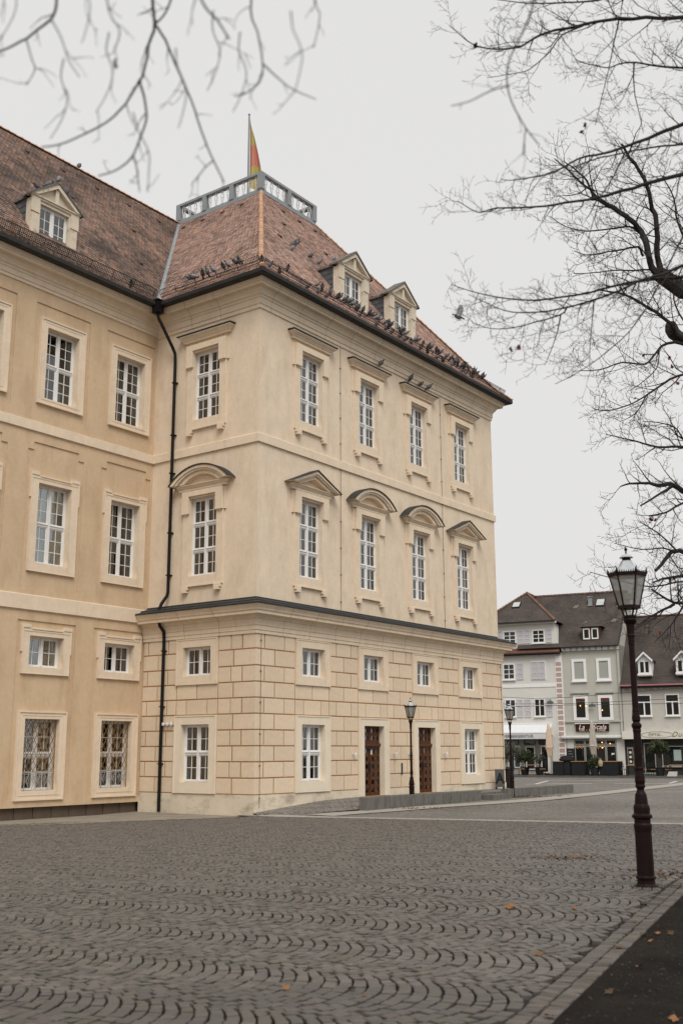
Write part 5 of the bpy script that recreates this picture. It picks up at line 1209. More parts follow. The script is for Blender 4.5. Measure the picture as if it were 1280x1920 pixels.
# ---------------------------------------------------------------- optician's house on the right
Cc = house('optician_townhouse', 'low grey townhouse with pink gutter line, two gabled dormers and optician sign', 0)
c0, c1 = S_(5.40), S_(15.0); zeC = zr(6.75); CY_, CZ = 4.7, zr(13.0); CD = 9.4
put('wall', MB().prism_y([(c0, 0), (c1, 0), (c1, zeC-.1), (c0, zeC-.1)], .03, CD), WC, Cc)
CR = roof_poly([[(c0-.05, -.42, zeC), (c1, -.42, zeC), (c1, .45, zeC+.85), (c0-.05, .45, zeC+.85)], [(c0-.05, .45, zeC+.85), (c1, .45, zeC+.85), (c1, CY_, CZ), (c0-.05, CY_, CZ)], [(c1, CD, zeC), (c0, CD, zeC), (c0, CY_, CZ), (c1, CY_, CZ)]], HTILE, 'roof', Cc)
hridge((c0, CY_, CZ), (c1, CY_, CZ), CR)
put('pink_gutter', MB().box(c0-.05, c1, -.52, -.42, zeC-.02, zeC+.08), mat('pink_paint', (.40, .17, .18), .6, .1), Cc); put('eave_board', MB().box(c0, c1, -.40, .03, zeC-.16, zeC-.03), FASC, Cc)
DT = MB().box(-.05, .05, -.30, 0, 0, .11).mesh('dentil', WC)
for k in range(22): link('dentil', DT, Cc, (c0+.2+k*.46, .03, zeC-.29))
def gable_dormer(s0, s1):
    x0, x1 = S_(s0), S_(s1); z0 = zr(7.62); yf = -.20+((z0-zeC)-.85)*.0+.45+(z0-zeC-.85)*(CY_-.45)/(CZ-zeC-.85)-.35; h_ = 1.15
    xm = (x0+x1)/2; o = put('dormer', MB().prism_y([(x0, z0-.1), (x1, z0-.1), (x1, z0+h_), (xm, z0+h_+.48), (x0, z0+h_)], yf, yf+1.6), HWHITE, Cc)
    e = .16
    roof_poly([[(x0-e, yf-.22, z0+h_-.08), (xm, yf-.22, z0+h_+.56), (xm, yf+2.0, z0+h_+.56), (x0-e, yf+2.0, z0+h_-.08)][::-1], [(xm, yf-.22, z0+h_+.56), (x1+e, yf-.22, z0+h_-.08), (x1+e, yf+2.0, z0+h_-.08), (xm, yf+2.0, z0+h_+.56)][::-1]], HTILE, 'dormer_roof', o)
    put('barge_board', MB().band_y([(x0-e, z0+h_-.06), (xm, z0+h_+.58), (x1+e, z0+h_-.06)], [(x0-e+.03, z0+h_-.22), (xm, z0+h_+.42), (x1+e-.03, z0+h_-.22)], -.27+yf, -.20+yf), HWHITE, o)
    for k in (0, 1):
        a = x0+.16+k*((x1-x0-.32)/2+.02); pw = (x1-x0-.32)/2-.06; link('pane', pane_mesh(pw, .80, DARKGLASS), o, (a+pw/2, yf-.006, z0+.58))
    put('sash', MB().box(x0+.08, x0+.16, yf-.04, yf, z0+.10, z0+1.06).box(x1-.16, x1-.08, yf-.04, yf, z0+.10, z0+1.06).box(xm-.05, xm+.05, yf-.04, yf, z0+.10, z0+1.06).box(x0-.05, x1+.05, yf-.08, yf, z0-.04, z0+.10), HWHITE, o)
gable_dormer(6.86, 7.92); gable_dormer(9.86, 10.92); gable_dormer(12.8, 14.0)
for s0, s1 in ((6.55, 7.72), (8.80, 9.92), (11.2, 12.3)):
    o = hwin(Cc, S_(s0), S_(s1), zr(4.30), zr(6.05), 2, 2, .09, .04, cross=[.66], mid=.10, tee=True); o.location.y = .03
SBC = put('optician_sign', MB().box(S_(5.33), c1, -.55, .03, zr(2.50), zr(3.13)), mat('sign_cream', (.68, .64, .57), .6, .03), Cc)
GREEN_L = mat('olive_letter', (.19, .17, .05), .5, .1)
tm = text_mesh('\u00d6PTIK-', .29, .006, spacing=1.1); tm.materials.append(GREEN_L); link('lettering', tm, SBC, (S_(7.95), -.565, zr(2.81)), rot=(math.pi/2, 0, 0))
tm = text_mesh('Dun', .52, .006, shear=.45, spacing=1.15); tm.materials.append(GREEN_L); link('lettering', tm, SBC, (S_(9.75), -.565, zr(2.83)), rot=(math.pi/2, 0, 0))
el_ = [(S_(8.1)+1.15*math.cos(t), -.57, zr(2.83)+.22*math.sin(t)) for t in np.linspace(0, 2*math.pi, 40)]; put('sign_oval', MB().tube(el_, .010, 4), GREEN_L, SBC)
put('shopfront', MB().box(S_(5.40), c1, .0, .028, 0, zr(2.5)), mat('shop_dark', (.035, .032, .027), .8, .2), Cc)
for s0, s1, z0, z1 in ((8.3, 10.9, .35, 1.95), (6.9, 7.8, -.2, 2.2)):
    o = hwin(Cc, S_(s0), S_(s1), zr(z0), zr(z1), 1, 1, .06, .04, sill=True, m=MATS['frame_grey']); o.location.y = -.02
put('poster', MB().box(S_(9.2), S_(9.78), -.06, -.05, zr(.80), zr(1.64)), mat('poster_teal', (.33, .40, .37), .7, .05), Cc)
o = put('showcase', MB().box(S_(5.58), S_(6.05), -.06, 0, zr(.45), zr(1.85)), MATS['frame_grey'], Cc); put('showcase_glass', MB().box(S_(5.64), S_(5.99), -.07, -.06, zr(.55), zr(1.72)), DARKGLASS, o)
for k in range(3): put('disc', MB().lathe([(0, 0), (.10, 0), (.10, .012), (0, .012)], 12, (0, 0, 0)), CREAM, o, (S_(5.815), -.08, zr(.72+k*.36)), rot=(math.pi/2, 0, 0))
put('chimney', MB().box(S_(10.4), S_(11.1), CY_-.3, CY_+.5, CZ-.4, CZ+.9), WC, CR)

# ---------------------------------------------------------------- pavement in front of the houses
fr0 = H0+hd*S_(-14); 
mb = MB(); nrm = Vector((-math.sin(HA), -math.cos(HA), 0))
for a, b in ((0, 1),):
    p = [H0+hd*S_(-14), H0+hd*S_(22)]; q = [x+nrm*4.2 for x in p]; top = [(x.x, x.y, -.18) for x in p]+[(x.x, x.y, -.18) for x in q]; bot = [(x.x, x.y, -.4) for x in q]
    mb.add(top+bot, [(0, 2, 3, 1), (2, 4, 5, 3)])
struct(put('pavement', mb, mat('pavement', (.10, .095, .085), .9, .2, 2)))
# ---------------------------------------------------------------- cafe terrace: parasols, plants, tables, chairs, boards
def hpos(s, out, z=-.18):
    """s is read against the facade behind, so step sideways for what stands in front of it"""
    t = S_(s); t += out*(20.8-t)/84.3; p = H0+hd*t+nrm*out; return (p.x, p.y, z)
CANV = mat('parasol_canvas', (.60, .46, .33), .9, .08, 4); CANV2 = mat('parasol_canvas_grey', (.42, .37, .31), .9, .1, 4)
def parasol(s, out, h, m, label):
    o = thing('parasol', label, 'parasol', hpos(s, out), -HA)
    mb = MB(); n = 18; prof = [(h, .03), (h-.12, .09), (h-.5, .15), (h-1.3, .22), (h-1.75, .27), (h-1.9, .22), (h-2.1, .18), (h-2.35, .14)]
    lines = [[((r*(1+.28*math.sin(k*5*2*math.pi/n*1.0)))*math.cos(2*math.pi*k/n), (r*(1+.28*math.sin(k*5*2*math.pi/n)))*math.sin(2*math.pi*k/n), z+.05*math.sin(k*2.3)) for k in range(n+1)] for z, r in prof]
    mb.rows(lines); put('canopy', mb, m, o, smooth=True); put('pole', MB().lathe([(.035, 0), (.035, h+.06), (0, h+.10)], 8), HWHITE, o); put('base', MB().box(-.35, .35, -.35, .35, 0, .10), BLACKMET, o); put('tie', MB().lathe([(.285, h-1.72), (.29, h-1.66)], 12), HWHITE, o)
parasol(-.85, 3.0, 3.75, CANV, 'closed cream parasol by the white house awning'); parasol(2.80, 3.2, 3.85, CANV2, 'closed beige parasol in front of the cafe sign')
LEAFY = mat('foliage_green', (.055, .070, .030), .7, .35, 8, rnd=.2); LEAFY2 = mat('foliage_olive', (.095, .10, .075), .7, .35, 8, rnd=.2); BARK = mat('bark', (.05, .04, .03), .95, .3, 8, .5, 30); POT = mat('pot_dark', (.018, .018, .02), .6, .2)
def foliage(mb, c, rx, rz_, n, sz, rnd):
    for _ in range(n):
        while True:
            d = Vector((rnd.uniform(-1, 1), rnd.uniform(-1, 1), rnd.uniform(-1, 1)))
            if .25 < d.length < 1: break
        p = Vector(c)+Vector((d.x*rx, d.y*rx, d.z*rz_))*rnd.uniform(.7, 1.1); a = Vector((rnd.gauss(0, 1), rnd.gauss(0, 1), rnd.gauss(0, 1))).normalized(); b = a.cross(Vector((rnd.gauss(0, 1), rnd.gauss(0, 1), rnd.gauss(0, 1)))).normalized(); l = sz*rnd.uniform(.6, 1.3)
        mb.add([tuple(p-a*l), tuple(p+b*l*.35), tuple(p+a*l), tuple(p-b*l*.35)], [(0, 1, 2, 3)])
def potted(s, out, h, rx, rz_, m, n, label, sz=.11, seed=0):
    rnd = random.Random(seed); o = thing('potted_plant', label, 'plant', hpos(s, out), -HA)
    put('pot', MB().lathe([(.26, 0), (.36, .55), (.40, .58), (.36, .56), (.34, .5), (0, .5)], 12), POT, o)
    tr = MB().tube([(0, 0, .45), (.04, .02, h*.5), (0, .03, h)], [.05, .04, .02], 6)
    for k in range(7): a = k*.9; tr.tube([(.02, .02, h*.6), (rx*.5*math.cos(a), rx*.5*math.sin(a), h), (rx*.8*math.cos(a), rx*.8*math.sin(a), h+rz_*.4)], [.025, .015, .006], 4)
    put('trunk', tr, BARK, o); mb = MB(); foliage(mb, (0, 0, h+.1), rx, rz_, n, sz, rnd)
    for k in range(5): a = k*1.3+seed; foliage(mb, (rx*.6*math.cos(a), rx*.6*math.sin(a), h+rz_*.5*math.sin(k*2+seed)), rx*.5, rz_*.5, n//4, sz, rnd)
    put('crown', mb, m, o)
potted(-4.3, 2.2, 1.55, .80, .85, LEAFY2, 420, 'large loose olive plant left of the far lamp post', seed=1)
potted(-3.0, 2.6, 1.35, .60, .50, LEAFY, 340, 'dense green potted shrub under the awning lettering', seed=2)
potted(-1.75, 2.5, 1.20, .50, .45, LEAFY2, 240, 'small grey-green olive bush beside the cream parasol', .08, seed=3)
potted(2.85, 3.6, .95, .45, .40, LEAFY, 260, 'leafy planter at the foot of the beige parasol', seed=4)
potted(6.4, 2.6, 1.15, .40, .45, LEAFY2, 170, 'thin potted plant in front of the grey shop showcase', .09, seed=5)
potted(8.05, 2.9, 1.95, .75, .50, LEAFY, 380, 'potted palm-like tree in front of the dark optician shop window', .16, seed=6)
TOPW = mat('table_wood', (.30, .16, .075), .6, .25, 10); DKW = mat('dark_cloth', (.013, .013, .014), .9, .2)
def table(s, out, w_, label, cloth=True, h=.98):
    o = thing('table', label, 'table', hpos(s, out), -HA, 'tables on the cafe terrace')
    put('top', MB().box(-w_/2, w_/2, -.36, .36, h, h+.05), TOPW, o)
    if cloth: put('skirt', MB().add([(-w_/2+.03, -.33, .03), (w_/2-.03, -.33, .03), (w_/2-.03, .33, .03), (-w_/2+.03, .33, .03), (-w_/2+.05, -.31, h), (w_/2-.05, -.31, h), (w_/2-.05, .31, h), (-w_/2+.05, .31, h)], [(0, 1, 5, 4), (1, 2, 6, 5), (2, 3, 7, 6), (3, 0, 4, 7)]), DKW, o)
    else:
        for sx in (-1, 1):
            for sy in (-1, 1): put('leg', MB().box(sx*(w_/2-.06)-.025, sx*(w_/2-.06)+.025, sy*.30-.025, sy*.30+.025, 0, h), BLACKMET, o)
table(-.1, 3.5, .85, 'black skirted table beside the cream parasol'); table(1.55, 3.4, 1.0, 'black skirted table with wooden top left of the beige parasol'); table(1.95, 2.4, .8, 'black skirted table nearer the cafe windows'); table(4.0, 3.5, 1.3, 'widest black skirted table in front of the cafe door'); table(4.55, 2.5, 1.0, 'black skirted table behind the widest one')
table(-2.35, 3.2, 1.0, 'plain low wooden table under the awning', False, .72); table(5.95, 3.3, .9, 'small dark table left of the near lamp post', False, .72); table(9.35, 3.2, 1.0, 'dark table in front of the teal poster', False, .74)
def chair(s, out, rz, label):
    o = thing('chair', label, 'chair', hpos(s, out), -HA+rz, 'dark chairs on the cafe terrace')
    for sx in (-1, 1):
        for sy in (-1, 1): put('leg', MB().tube([(sx*.20, sy*.19, 0), (sx*.19, sy*.18, .45)], .016, 5), BLACKMET, o)
    put('seat', MB().box(-.22, .22, -.21, .21, .44, .48), TOPW, o)
    bk = MB().tube([(-.20, .20, .45), (-.21, .24, .70), (-.19, .27, .88)], .015, 5).tube([(.20, .20, .45), (.21, .24, .70), (.19, .27, .88)], .015, 5)
    for k in range(3): z = .62+k*.12; bk.box(-.20, .20, .22+k*.02, .245+k*.02, z, z+.06)
    put('backrest', bk, BLACKMET, o)
for k, (s, out, rz, lb) in enumerate(((-3.3, 3.5, .4, 'dark chair left of the plain wooden table'), (-1.5, 3.5, -1.2, 'dark chair right of the plain wooden table'), (5.3, 3.0, 1.2, 'dark chair behind the widest skirted table'), (6.7, 3.5, -.9, 'dark chair just left of the near lamp post'), (7.45, 3.1, .7, 'dark chair just right of the near lamp post'), (8.75, 3.2, 1.4, 'dark chair left of the table with the teal poster behind'), (10.1, 3.3, -1.4, 'dark chair at the right edge of the picture'))): chair(s, out, rz, lb)
def board(s, out, w_, h, label, z0=.0):
    o = thing('menu_board', label, 'sign', hpos(s, out), -HA); put('slate_panel', MB().box(-w_/2, w_/2, -.03, .03, z0, h), mat('chalkboard', (.018, .019, .018), .8, .2), o); put('frame', MB().box(-w_/2-.04, -w_/2, -.04, .04, z0-.05, h+.04).box(w_/2, w_/2+.04, -.04, .04, z0-.05, h+.04), BLACKMET, o)
    ln = MB()
    for k in range(4): ln.box(-w_/2*.7, w_/2*(.3+.4*((k*7) % 3)/2), -.034, -.031, h-.22-k*.2, h-.19-k*.2)
    put('chalk_lines', ln, mat('chalk', (.3, .3, .29), .9, .2), o); return o
board(.95, 1.2, .55, 1.95, 'tall black menu board against the cafe pillar')
pb = thing('plastic_cover', 'lumpy black covered stand in front of the pink corner blocks', 'cover', hpos(.55, 3.3), -HA)
put('body', MB().lathe([(.42, 0), (.46, .5), (.44, 1.05), (.52, 1.15), (.40, 1.36), (.0, 1.45)], 14), DKW, pb); put('rim', MB().lathe([(.45, 1.05), (.56, 1.10), (.53, 1.2)], 14), DKW, pb)
fs = thing('planter_figure', 'small tan sack hanging beside the leafy planter', 'sack', hpos(3.35, 3.9, .45), -HA)
put('body', MB().lathe([(.0, 0), (.13, .05), (.18, .25), (.12, .45), (.05, .52), (.09, .6)], 10), mat('sack', (.40, .30, .19), .9, .2), fs); put('strap', MB().tube([(0, 0, .55), (-.12, .05, .72), (-.3, .1, .75)], .015, 4), BARK, fs)
sl_ = thing('low_lamp', 'pale low flap-shaped box on the pavement right of the near lamp', 'box', hpos(8.9, 4.0), -HA); put('shell', MB().add([(-.3, 0, 0), (.35, 0, 0), (.4, .3, .32), (-.2, .3, .32), (-.3, .5, 0), (.35, .5, 0)], [(0, 1, 2, 3), (3, 2, 5, 4), (0, 3, 4), (1, 5, 2)]), mat('pale_box', (.34, .33, .30), .8, .1), sl_); put('bottom', MB().box(-.28, .33, .02, .48, .0, .02), POT, sl_)
# ---------------------------------------------------------------- overhead wires
WIRE = mat('wire', (.03, .03, .03), .6, .1)
for k, (pts, lb) in enumerate(((((700, 1302), (940, 1307), (1000, 1310), (1060, 1308), (1190, 1297), (1290, 1289), (1700, 1250)), 'uppermost thin overhead wire sagging in front of the houses'), (((700, 1318), (940, 1320), (1060, 1319.5), (1190, 1314), (1290, 1308), (1700, 1280)), 'middle thin overhead wire in front of the houses'), (((700, 1328), (940, 1325.5), (1060, 1322), (1190, 1320), (1290, 1319), (1700, 1316)), 'lowest thin overhead wire in front of the houses'))):
    c0_ = at_depth(640, 1320, 72+k*.5); tag(put('overhead_wire', MB().tube([at_depth(u, v, 76-(u-940)*.012+k*.4) for u, v in pts], .016, 4), WIRE), lb, 'wire', 'overhead wires across the square')
# ================================================================== trees
TBARK = mat('tree_bark', (.042, .036, .031), .95, .4, 5, .6, 40, stain=((.10, .095, .07), 7, .55, .7, .5))
TWIG = mat('twig_bark', (.030, .024, .021), .9, .3, 20)
DEADLEAF = mat('dead_leaf', (.13, .045, .028), .8, .4, 15, rnd=.3)
def grow(mb, pts, rads, rnd, level, maxlev, spacing, lens, angs, upbend, r_min, vary=1.0, start=.12):
    """side shoots along a limb, then shoots on those"""
    pts = [Vector(p) for p in pts]; seg = [(pts[i+1]-pts[i]).length for i in range(len(pts)-1)]; tot = sum(seg)
    if tot < 1e-4: return
    d = tot*start+rnd.random()*spacing[level]; side = 1
    while d < tot:
        acc = 0; i = 0
        while i < len(seg)-1 and acc+seg[i] < d: acc += seg[i]; i += 1
        t = (d-acc)/max(seg[i], 1e-6); p = pts[i].lerp(pts[i+1], min(1, t)); r = rads[i]+(rads[i+1]-rads[i])*min(1, t)
        tan = (pts[i+1]-pts[i]).normalized()
        perp = tan.cross(Vector((rnd.gauss(0, .45), -1, rnd.gauss(0, .45)))).normalized()*side if rnd.random() < .75 else tan.cross(Vector((rnd.gauss(0, 1), rnd.gauss(0, 1), rnd.gauss(0, 1)))).normalized()
        side = -side if rnd.random() < .8 else side
        an = R_(rnd.uniform(*angs)); dr = (tan*math.cos(an)+perp*math.sin(an)).normalized()
        ln = lens[level]*rnd.uniform(.35, 1.25)*(1-.45*d/tot)*vary; n = 5 if level < 2 else 3
        q = [p]; dd = dr.copy()
        for k in range(n):
            dd = (dd+Vector((rnd.gauss(0, .16), rnd.gauss(0, .16), rnd.gauss(0, .16)+upbend))).normalized(); q.append(q[-1]+dd*ln/n)
        r0 = max(r_min, min(r*.62, r_min*(3.2-level*.9))); rr = [max(r_min*.55, r0*(1-.8*k/n)) for k in range(n+1)]
        mb.tube(q, rr, 4 if level == 0 else 3, cap=False)
        if level+1 < maxlev: grow(mb, q, rr, rnd, level+1, maxlev, spacing, lens, angs, upbend, r_min, vary, .15)
        d += spacing[level]*rnd.uniform(.5, 1.6)
def smooth_pts(pts, n=3):
    out_ = []
    for i in range(len(pts)-1):
        p0, p1, p2, p3 = pts[max(i-1, 0)], pts[i], pts[i+1], pts[min(i+2, len(pts)-1)]
        for k in range(n):
            t = k/n; out_.append(.5*((2*p1)+(p2-p0)*t+(2*p0-5*p1+4*p2-p3)*t*t+(3*p1-p0-3*p2+p3)*t**3))
    out_.append(pts[-1]); return out_
def limb(mb, px, d0, d1, w0, w1, rnd, wob=.02, sides=6):
    """px: pixel track; depth runs d0 -> d1; widths in pixels at that depth"""
    n = len(px); P_ = []
    for i, (u, v) in enumerate(px): P_.append(at_depth(u, v, d0+(d1-d0)*i/(n-1)+rnd.gauss(0, wob)))
    P_ = smooth_pts(P_); m_ = len(P_); rad = [((w0+(w1-w0)*(i/(m_-1))**.75)/2)*(d0+(d1-d0)*i/(m_-1))/F_PX for i in range(m_)]
    P_ = [p+Vector((rnd.gauss(0, .25), rnd.gauss(0, .25), rnd.gauss(0, .25)))*rad[i] for i, p in enumerate(P_)]
    mb.tube(P_, rad, sides, cap=False); return P_, rad
def leaf_mesh(sz):
    out_ = [(0, -.5), (.18, -.38), (.5, -.25), (.36, -.02), (.46, .22), (.16, .2), (0, .55), (-.16, .2), (-.46, .22), (-.36, -.02), (-.5, -.25), (-.18, -.38)]
    mb = MB(); vs = [(x*sz, y*sz, .12*sz*math.sin(x*5+y*3)+.10*sz*abs(x)) for x, y in out_]+[(0, 0, 0)]
    mb.add(vs, [(12, i, (i+1) % 12) for i in range(12)]); mb.tube([(0, -.5*sz, 0), (.03*sz, -.8*sz, .03*sz)], .018*sz, 3); return mb
# ---- near tree on the right: limbs reach in from beyond the frame
rnd = random.Random(21); TA = (6.6, 6.9)
tA = thing('bare_tree', 'near bare tree whose dark limbs reach across the sky from the top right', 'tree', (TA[0], TA[1], .09))
def rel(P_, o): return [p-Vector(o) for p in P_]
mbA = MB(); OA = (TA[0], TA[1], .09)
limbsA = [([(1430, 10), (1330, 26), (1280, 33), (1210, 34), (1140, 37), (1090, 47), (1040, 57), (1000, 72), (975, 87), (935, 92), (895, 87), (865, 68), (842, 48)], 11, 1.4),
 ([(1092, 48), (1060, 62), (1045, 75), (1030, 97), (1005, 120), (985, 133), (950, 140), (912, 146)], 4, 1.2),
 ([(1430, 160), (1330, 138), (1280, 128), (1230, 124), (1190, 117), (1160, 120), (1135, 127), (1085, 115), (1074, 103)], 7, 1.4),
 ([(1188, 117), (1187, 145), (1190, 180), (1198, 215), (1205, 250)], 4, 1.2),
 ([(1430, 180), (1330, 212), (1280, 233), (1225, 255), (1190, 267), (1165, 277), (1130, 288), (1085, 297), (1040, 322), (1000, 332), (960, 338), (938, 336)], 11, 1.2),
 ([(1430, 240), (1330, 260), (1280, 270), (1220, 277), (1165, 287), (1110, 300), (1070, 316)], 6, 2),
 ([(1430, 285), (1340, 308), (1280, 327), (1220, 342), (1170, 357), (1120, 370), (1060, 380), (1000, 388), (930, 390), (895, 398), (858, 377)], 12, 1.4),
 ([(1430, 500), (1340, 514), (1280, 520), (1220, 523), (1150, 537), (1080, 553), (1000, 563), (930, 557), (880, 545), (845, 533)], 9, 1.2),
 ([(1430, 440), (1340, 478), (1280, 497), (1240, 515), (1200, 525), (1160, 545), (1110, 563), (1060, 577), (1010, 585), (960, 585), (920, 572), (878, 552)], 9, 1.2),
 ([(1062, 577), (1050, 590), (1000, 605), (960, 615), (920, 616), (885, 605)], 4, 1.2),
 ([(1112, 564), (1110, 600), (1106, 640), (1104, 690)], 3, 1.2), ([(1050, 590), (1045, 620), (1035, 650), (1020, 685)], 3, 1.2),
 ([(1430, 20), (1280, -20), (1180, -15), (1120, 0), (1060, 5), (1000, 6), (960, 3), (925, -2)], 7, 1.5),
 ([(1170, 287), (1150, 330), (1125, 370), (1110, 420), (1095, 470)], 3.5, 1.2), ([(1280, 440), (1220, 560), (1180, 620), (1130, 665), (1080, 700), (1040, 720)], 3.5, 1.2),
 ([(1160, 38), (1150, 80), (1140, 130), (1128, 180), (1115, 235)], 3.5, 1.2)]
trunkA = []
for k, (px, w0, w1) in enumerate(limbsA):
    P_, rd = limb(mbA, px, 7.6 if px[0][0] > 1200 else 7.35, 7.1+.12*(k % 4), w0, w1, rnd)
    grow(mbA, P_, rd, rnd, 0, 3, (.07, .06, .05), (.46, .20, .085), (28, 62), .05, .0019)
    if px[0][0] > 1250:       # join to the trunk off to the right
        tz = P_[0].z-.9; tp = Vector((TA[0], TA[1], max(2.6, tz))); mid = P_[0].lerp(tp, .5)+Vector((0, 0, .12))
        mbA.tube(smooth_pts([tp, mid, P_[0]], 4), [max(rd[0], .055)+(rd[0]-max(rd[0], .055))*k_/8 for k_ in range(9)], 6, cap=False)
mbA.v = [(x-OA[0], y-OA[1], z-OA[2]) for x, y, z in mbA.v]; put('branches', mbA, TWIG, tA)
put('trunk', MB().tube([(0, 0, -.2), (.02, 0, .4), (0, .03, 1.8), (-.03, .05, 3.4), (-.02, .02, 5.2), (.05, 0, 6.6), (.1, .05, 8)], [.34, .25, .21, .19, .15, .10, .04], 10), TBARK, tA)
LM = leaf_mesh(.045).mesh('leaf', DEADLEAF)
def leaves_on(tree, O, pts, dep, n, lm, spread):
    for u, v in pts:
        for _ in range(n):
            p = at_depth(u+rnd.uniform(-spread, spread), v+rnd.uniform(-spread, spread), dep); link('leaf', lm, tree, tuple(p-Vector(O)), rot=(rnd.uniform(0, 6), rnd.uniform(0, 6), rnd.uniform(0, 6)))
leaves_on(tA, OA, [(955, 652), (968, 655)], 7.2, 1, LM, 4); leaves_on(tA, OA, [(890, 82)], 7.2, 2, LM, 5); leaves_on(tA, OA, [(1095, 232), (1088, 246)], 7.2, 2, LM, 5)
# ---- the tree farther back, in focus
TB_ = (9.3, 23.0); gB = gz(23.0); OB = (TB_[0], TB_[1], gB)
tB = thing('bare_tree', 'farther bare tree at the right edge with thick forked limb and branches behind the lantern', 'tree', OB)
mbB = MB()
limbsB = [([(1232, 515), (1222, 500), (1212, 470), (1200, 435), (1180, 412), (1150, 390), (1120, 375), (1107, 372)], 16, 8, 1), ([(1120, 375), (1105, 355), (1080, 335), (1060, 315), (1038, 297)], 7, 2, 1), ([(1112, 372), (1100, 340), (1078, 318), (1055, 302)], 6, 2, 1),
 ([(1235, 512), (1232, 480), (1230, 430), (1222, 390), (1212, 350), (1195, 315), (1175, 288), (1165, 270)], 15, 5, 1),
 ([(1290, 640), (1268, 628), (1255, 606), (1215, 577), (1180, 556), (1150, 548), (1118, 543)], 11, 2.5, 1), ([(1200, 437), (1180, 425), (1150, 428), (1100, 433), (1060, 425), (1030, 405)], 5, 1.5, 1),
 ([(1222, 505), (1190, 507), (1150, 507), (1110, 512), (1075, 513)], 4, 1.5, 1), ([(1205, 480), (1195, 463), (1170, 467), (1140, 472), (1100, 478), (1075, 470)], 6, 1.4, 1),
 ([(1290, 648), (1250, 643), (1225, 665), (1208, 683), (1165, 680), (1125, 693), (1088, 695)], 7, 1.5, 1), ([(1235, 655), (1230, 690), (1205, 715), (1180, 732)], 3, 1.2, 1),
 ([(1340, 690), (1270, 705), (1235, 725), (1205, 745), (1170, 762), (1130, 770), (1108, 764)], 6, 1.4, 1), ([(1210, 742), (1195, 770), (1175, 785), (1160, 790)], 3, 1, 1),
 ([(1340, 845), (1280, 838), (1230, 838), (1195, 828), (1160, 820), (1135, 814)], 7, 1.4, 1), ([(1300, 850), (1278, 820), (1262, 800), (1230, 792), (1205, 790)], 4, 1.4, 1),
 ([(1340, 950), (1280, 920), (1255, 907), (1230, 910), (1210, 905), (1180, 907), (1162, 912)], 14, 2.5, 1), ([(1258, 912), (1230, 930), (1200, 948)], 6, 3, 0), ([(1340, 925), (1280, 943), (1245, 962), (1215, 968)], 7, 2, 1),
 ([(1340, 1060), (1280, 1035), (1260, 1035), (1245, 1050), (1228, 1070)], 11, 6, 0), ([(1262, 1033), (1240, 1028), (1200, 1030), (1150, 1018)], 4, 1.2, 1), ([(1270, 1035), (1240, 1005), (1210, 985), (1195, 978)], 4, 1.2, 1),
 ([(1340, 1075), (1280, 1080), (1240, 1086), (1224, 1093)], 8, 3, 1), ([(1340, 1150), (1280, 1130), (1262, 1130), (1220, 1105)], 11, 3, 1), ([(1262, 1133), (1230, 1150), (1205, 1165), (1180, 1185)], 6, 1.5, 1), ([(1280, 1135), (1262, 1165), (1240, 1190), (1225, 1205)], 4, 1.4, 1),
 ([(1350, 1100), (1290, 1090), (1220, 1100), (1160, 1088), (1105, 1072)], 5, 1.2, 1), ([(1350, 560), (1300, 480), (1270, 420), (1262, 370), (1240, 330)], 8, 2, 1), ([(1350, 470), (1300, 440), (1280, 410), (1240, 380)], 5, 1.6, 1), ([(1360, 640), (1310, 620), (1280, 600), (1262, 560), (1270, 520), (1285, 490)], 6, 1.6, 1), ([(1215, 575), (1240, 590), (1225, 560), (1215, 540)], 3, 1.4, 1)]
for k, (px, w0, w1, tw) in enumerate(limbsB):
    P_, rd = limb(mbB, px, 22.4, 21.6+.3*(k % 3), w0, w1, rnd, .06)
    if tw: grow(mbB, P_, rd, rnd, 0, 3, (.17, .14, .11), (1.1, .48, .20), (30, 65), .05, .0055)
    if px[0][0] > 1285:
        tp = Vector((TB_[0], TB_[1], max(2.5, P_[0].z-1.0))); mid = P_[0].lerp(tp, .5)+Vector((0, 0, .15)); mbB.tube(smooth_pts([tp, mid, P_[0]], 3), [.15, .14, .13, .11, .09, .07, rd[0]], 7, cap=False)
pf = [at_depth(u, v, 22.6) for u, v in ((1232, 512), (1258, 530), (1280, 545), (1320, 575))]+[Vector((TB_[0]-.35, TB_[1]-.1, 8.2)), Vector((TB_[0], TB_[1], 6.5))]
bigB = MB(); bigB.tube(smooth_pts(pf, 4), [.17, .175, .18, .185, .19, .19, .195, .2, .2, .205, .21, .21, .215, .22, .22, .225, .23, .24, .25, .26, .27], 10)
P2 = [at_depth(u, v, 22.6) for u, v in ((1256, 605), (1262, 625), (1290, 640), (1340, 655))]+[Vector((TB_[0], TB_[1], 7.4))]; bigB.tube(smooth_pts(P2, 3), [.10, .13, .15, .15, .14, .14, .15, .15, .16, .17, .17, .18, .2], 9)
bigB.tube([(TB_[0]+.1, TB_[1], gB-.2), (TB_[0]+.05, TB_[1], gB+.6), (TB_[0], TB_[1], 3), (TB_[0], TB_[1], 6.6), (TB_[0]+.2, TB_[1], 9.5), (TB_[0]+.5, TB_[1], 12.5)], [.48, .36, .32, .29, .20, .08], 12)
for m_, nm, mt_ in ((mbB, 'branches', TWIG), (bigB, 'trunk', TBARK)): m_.v = [(x-OB[0], y-OB[1], z-OB[2]) for x, y, z in m_.v]; put(nm, m_, mt_, tB)
LM2 = leaf_mesh(.085).mesh('leaf', DEADLEAF)
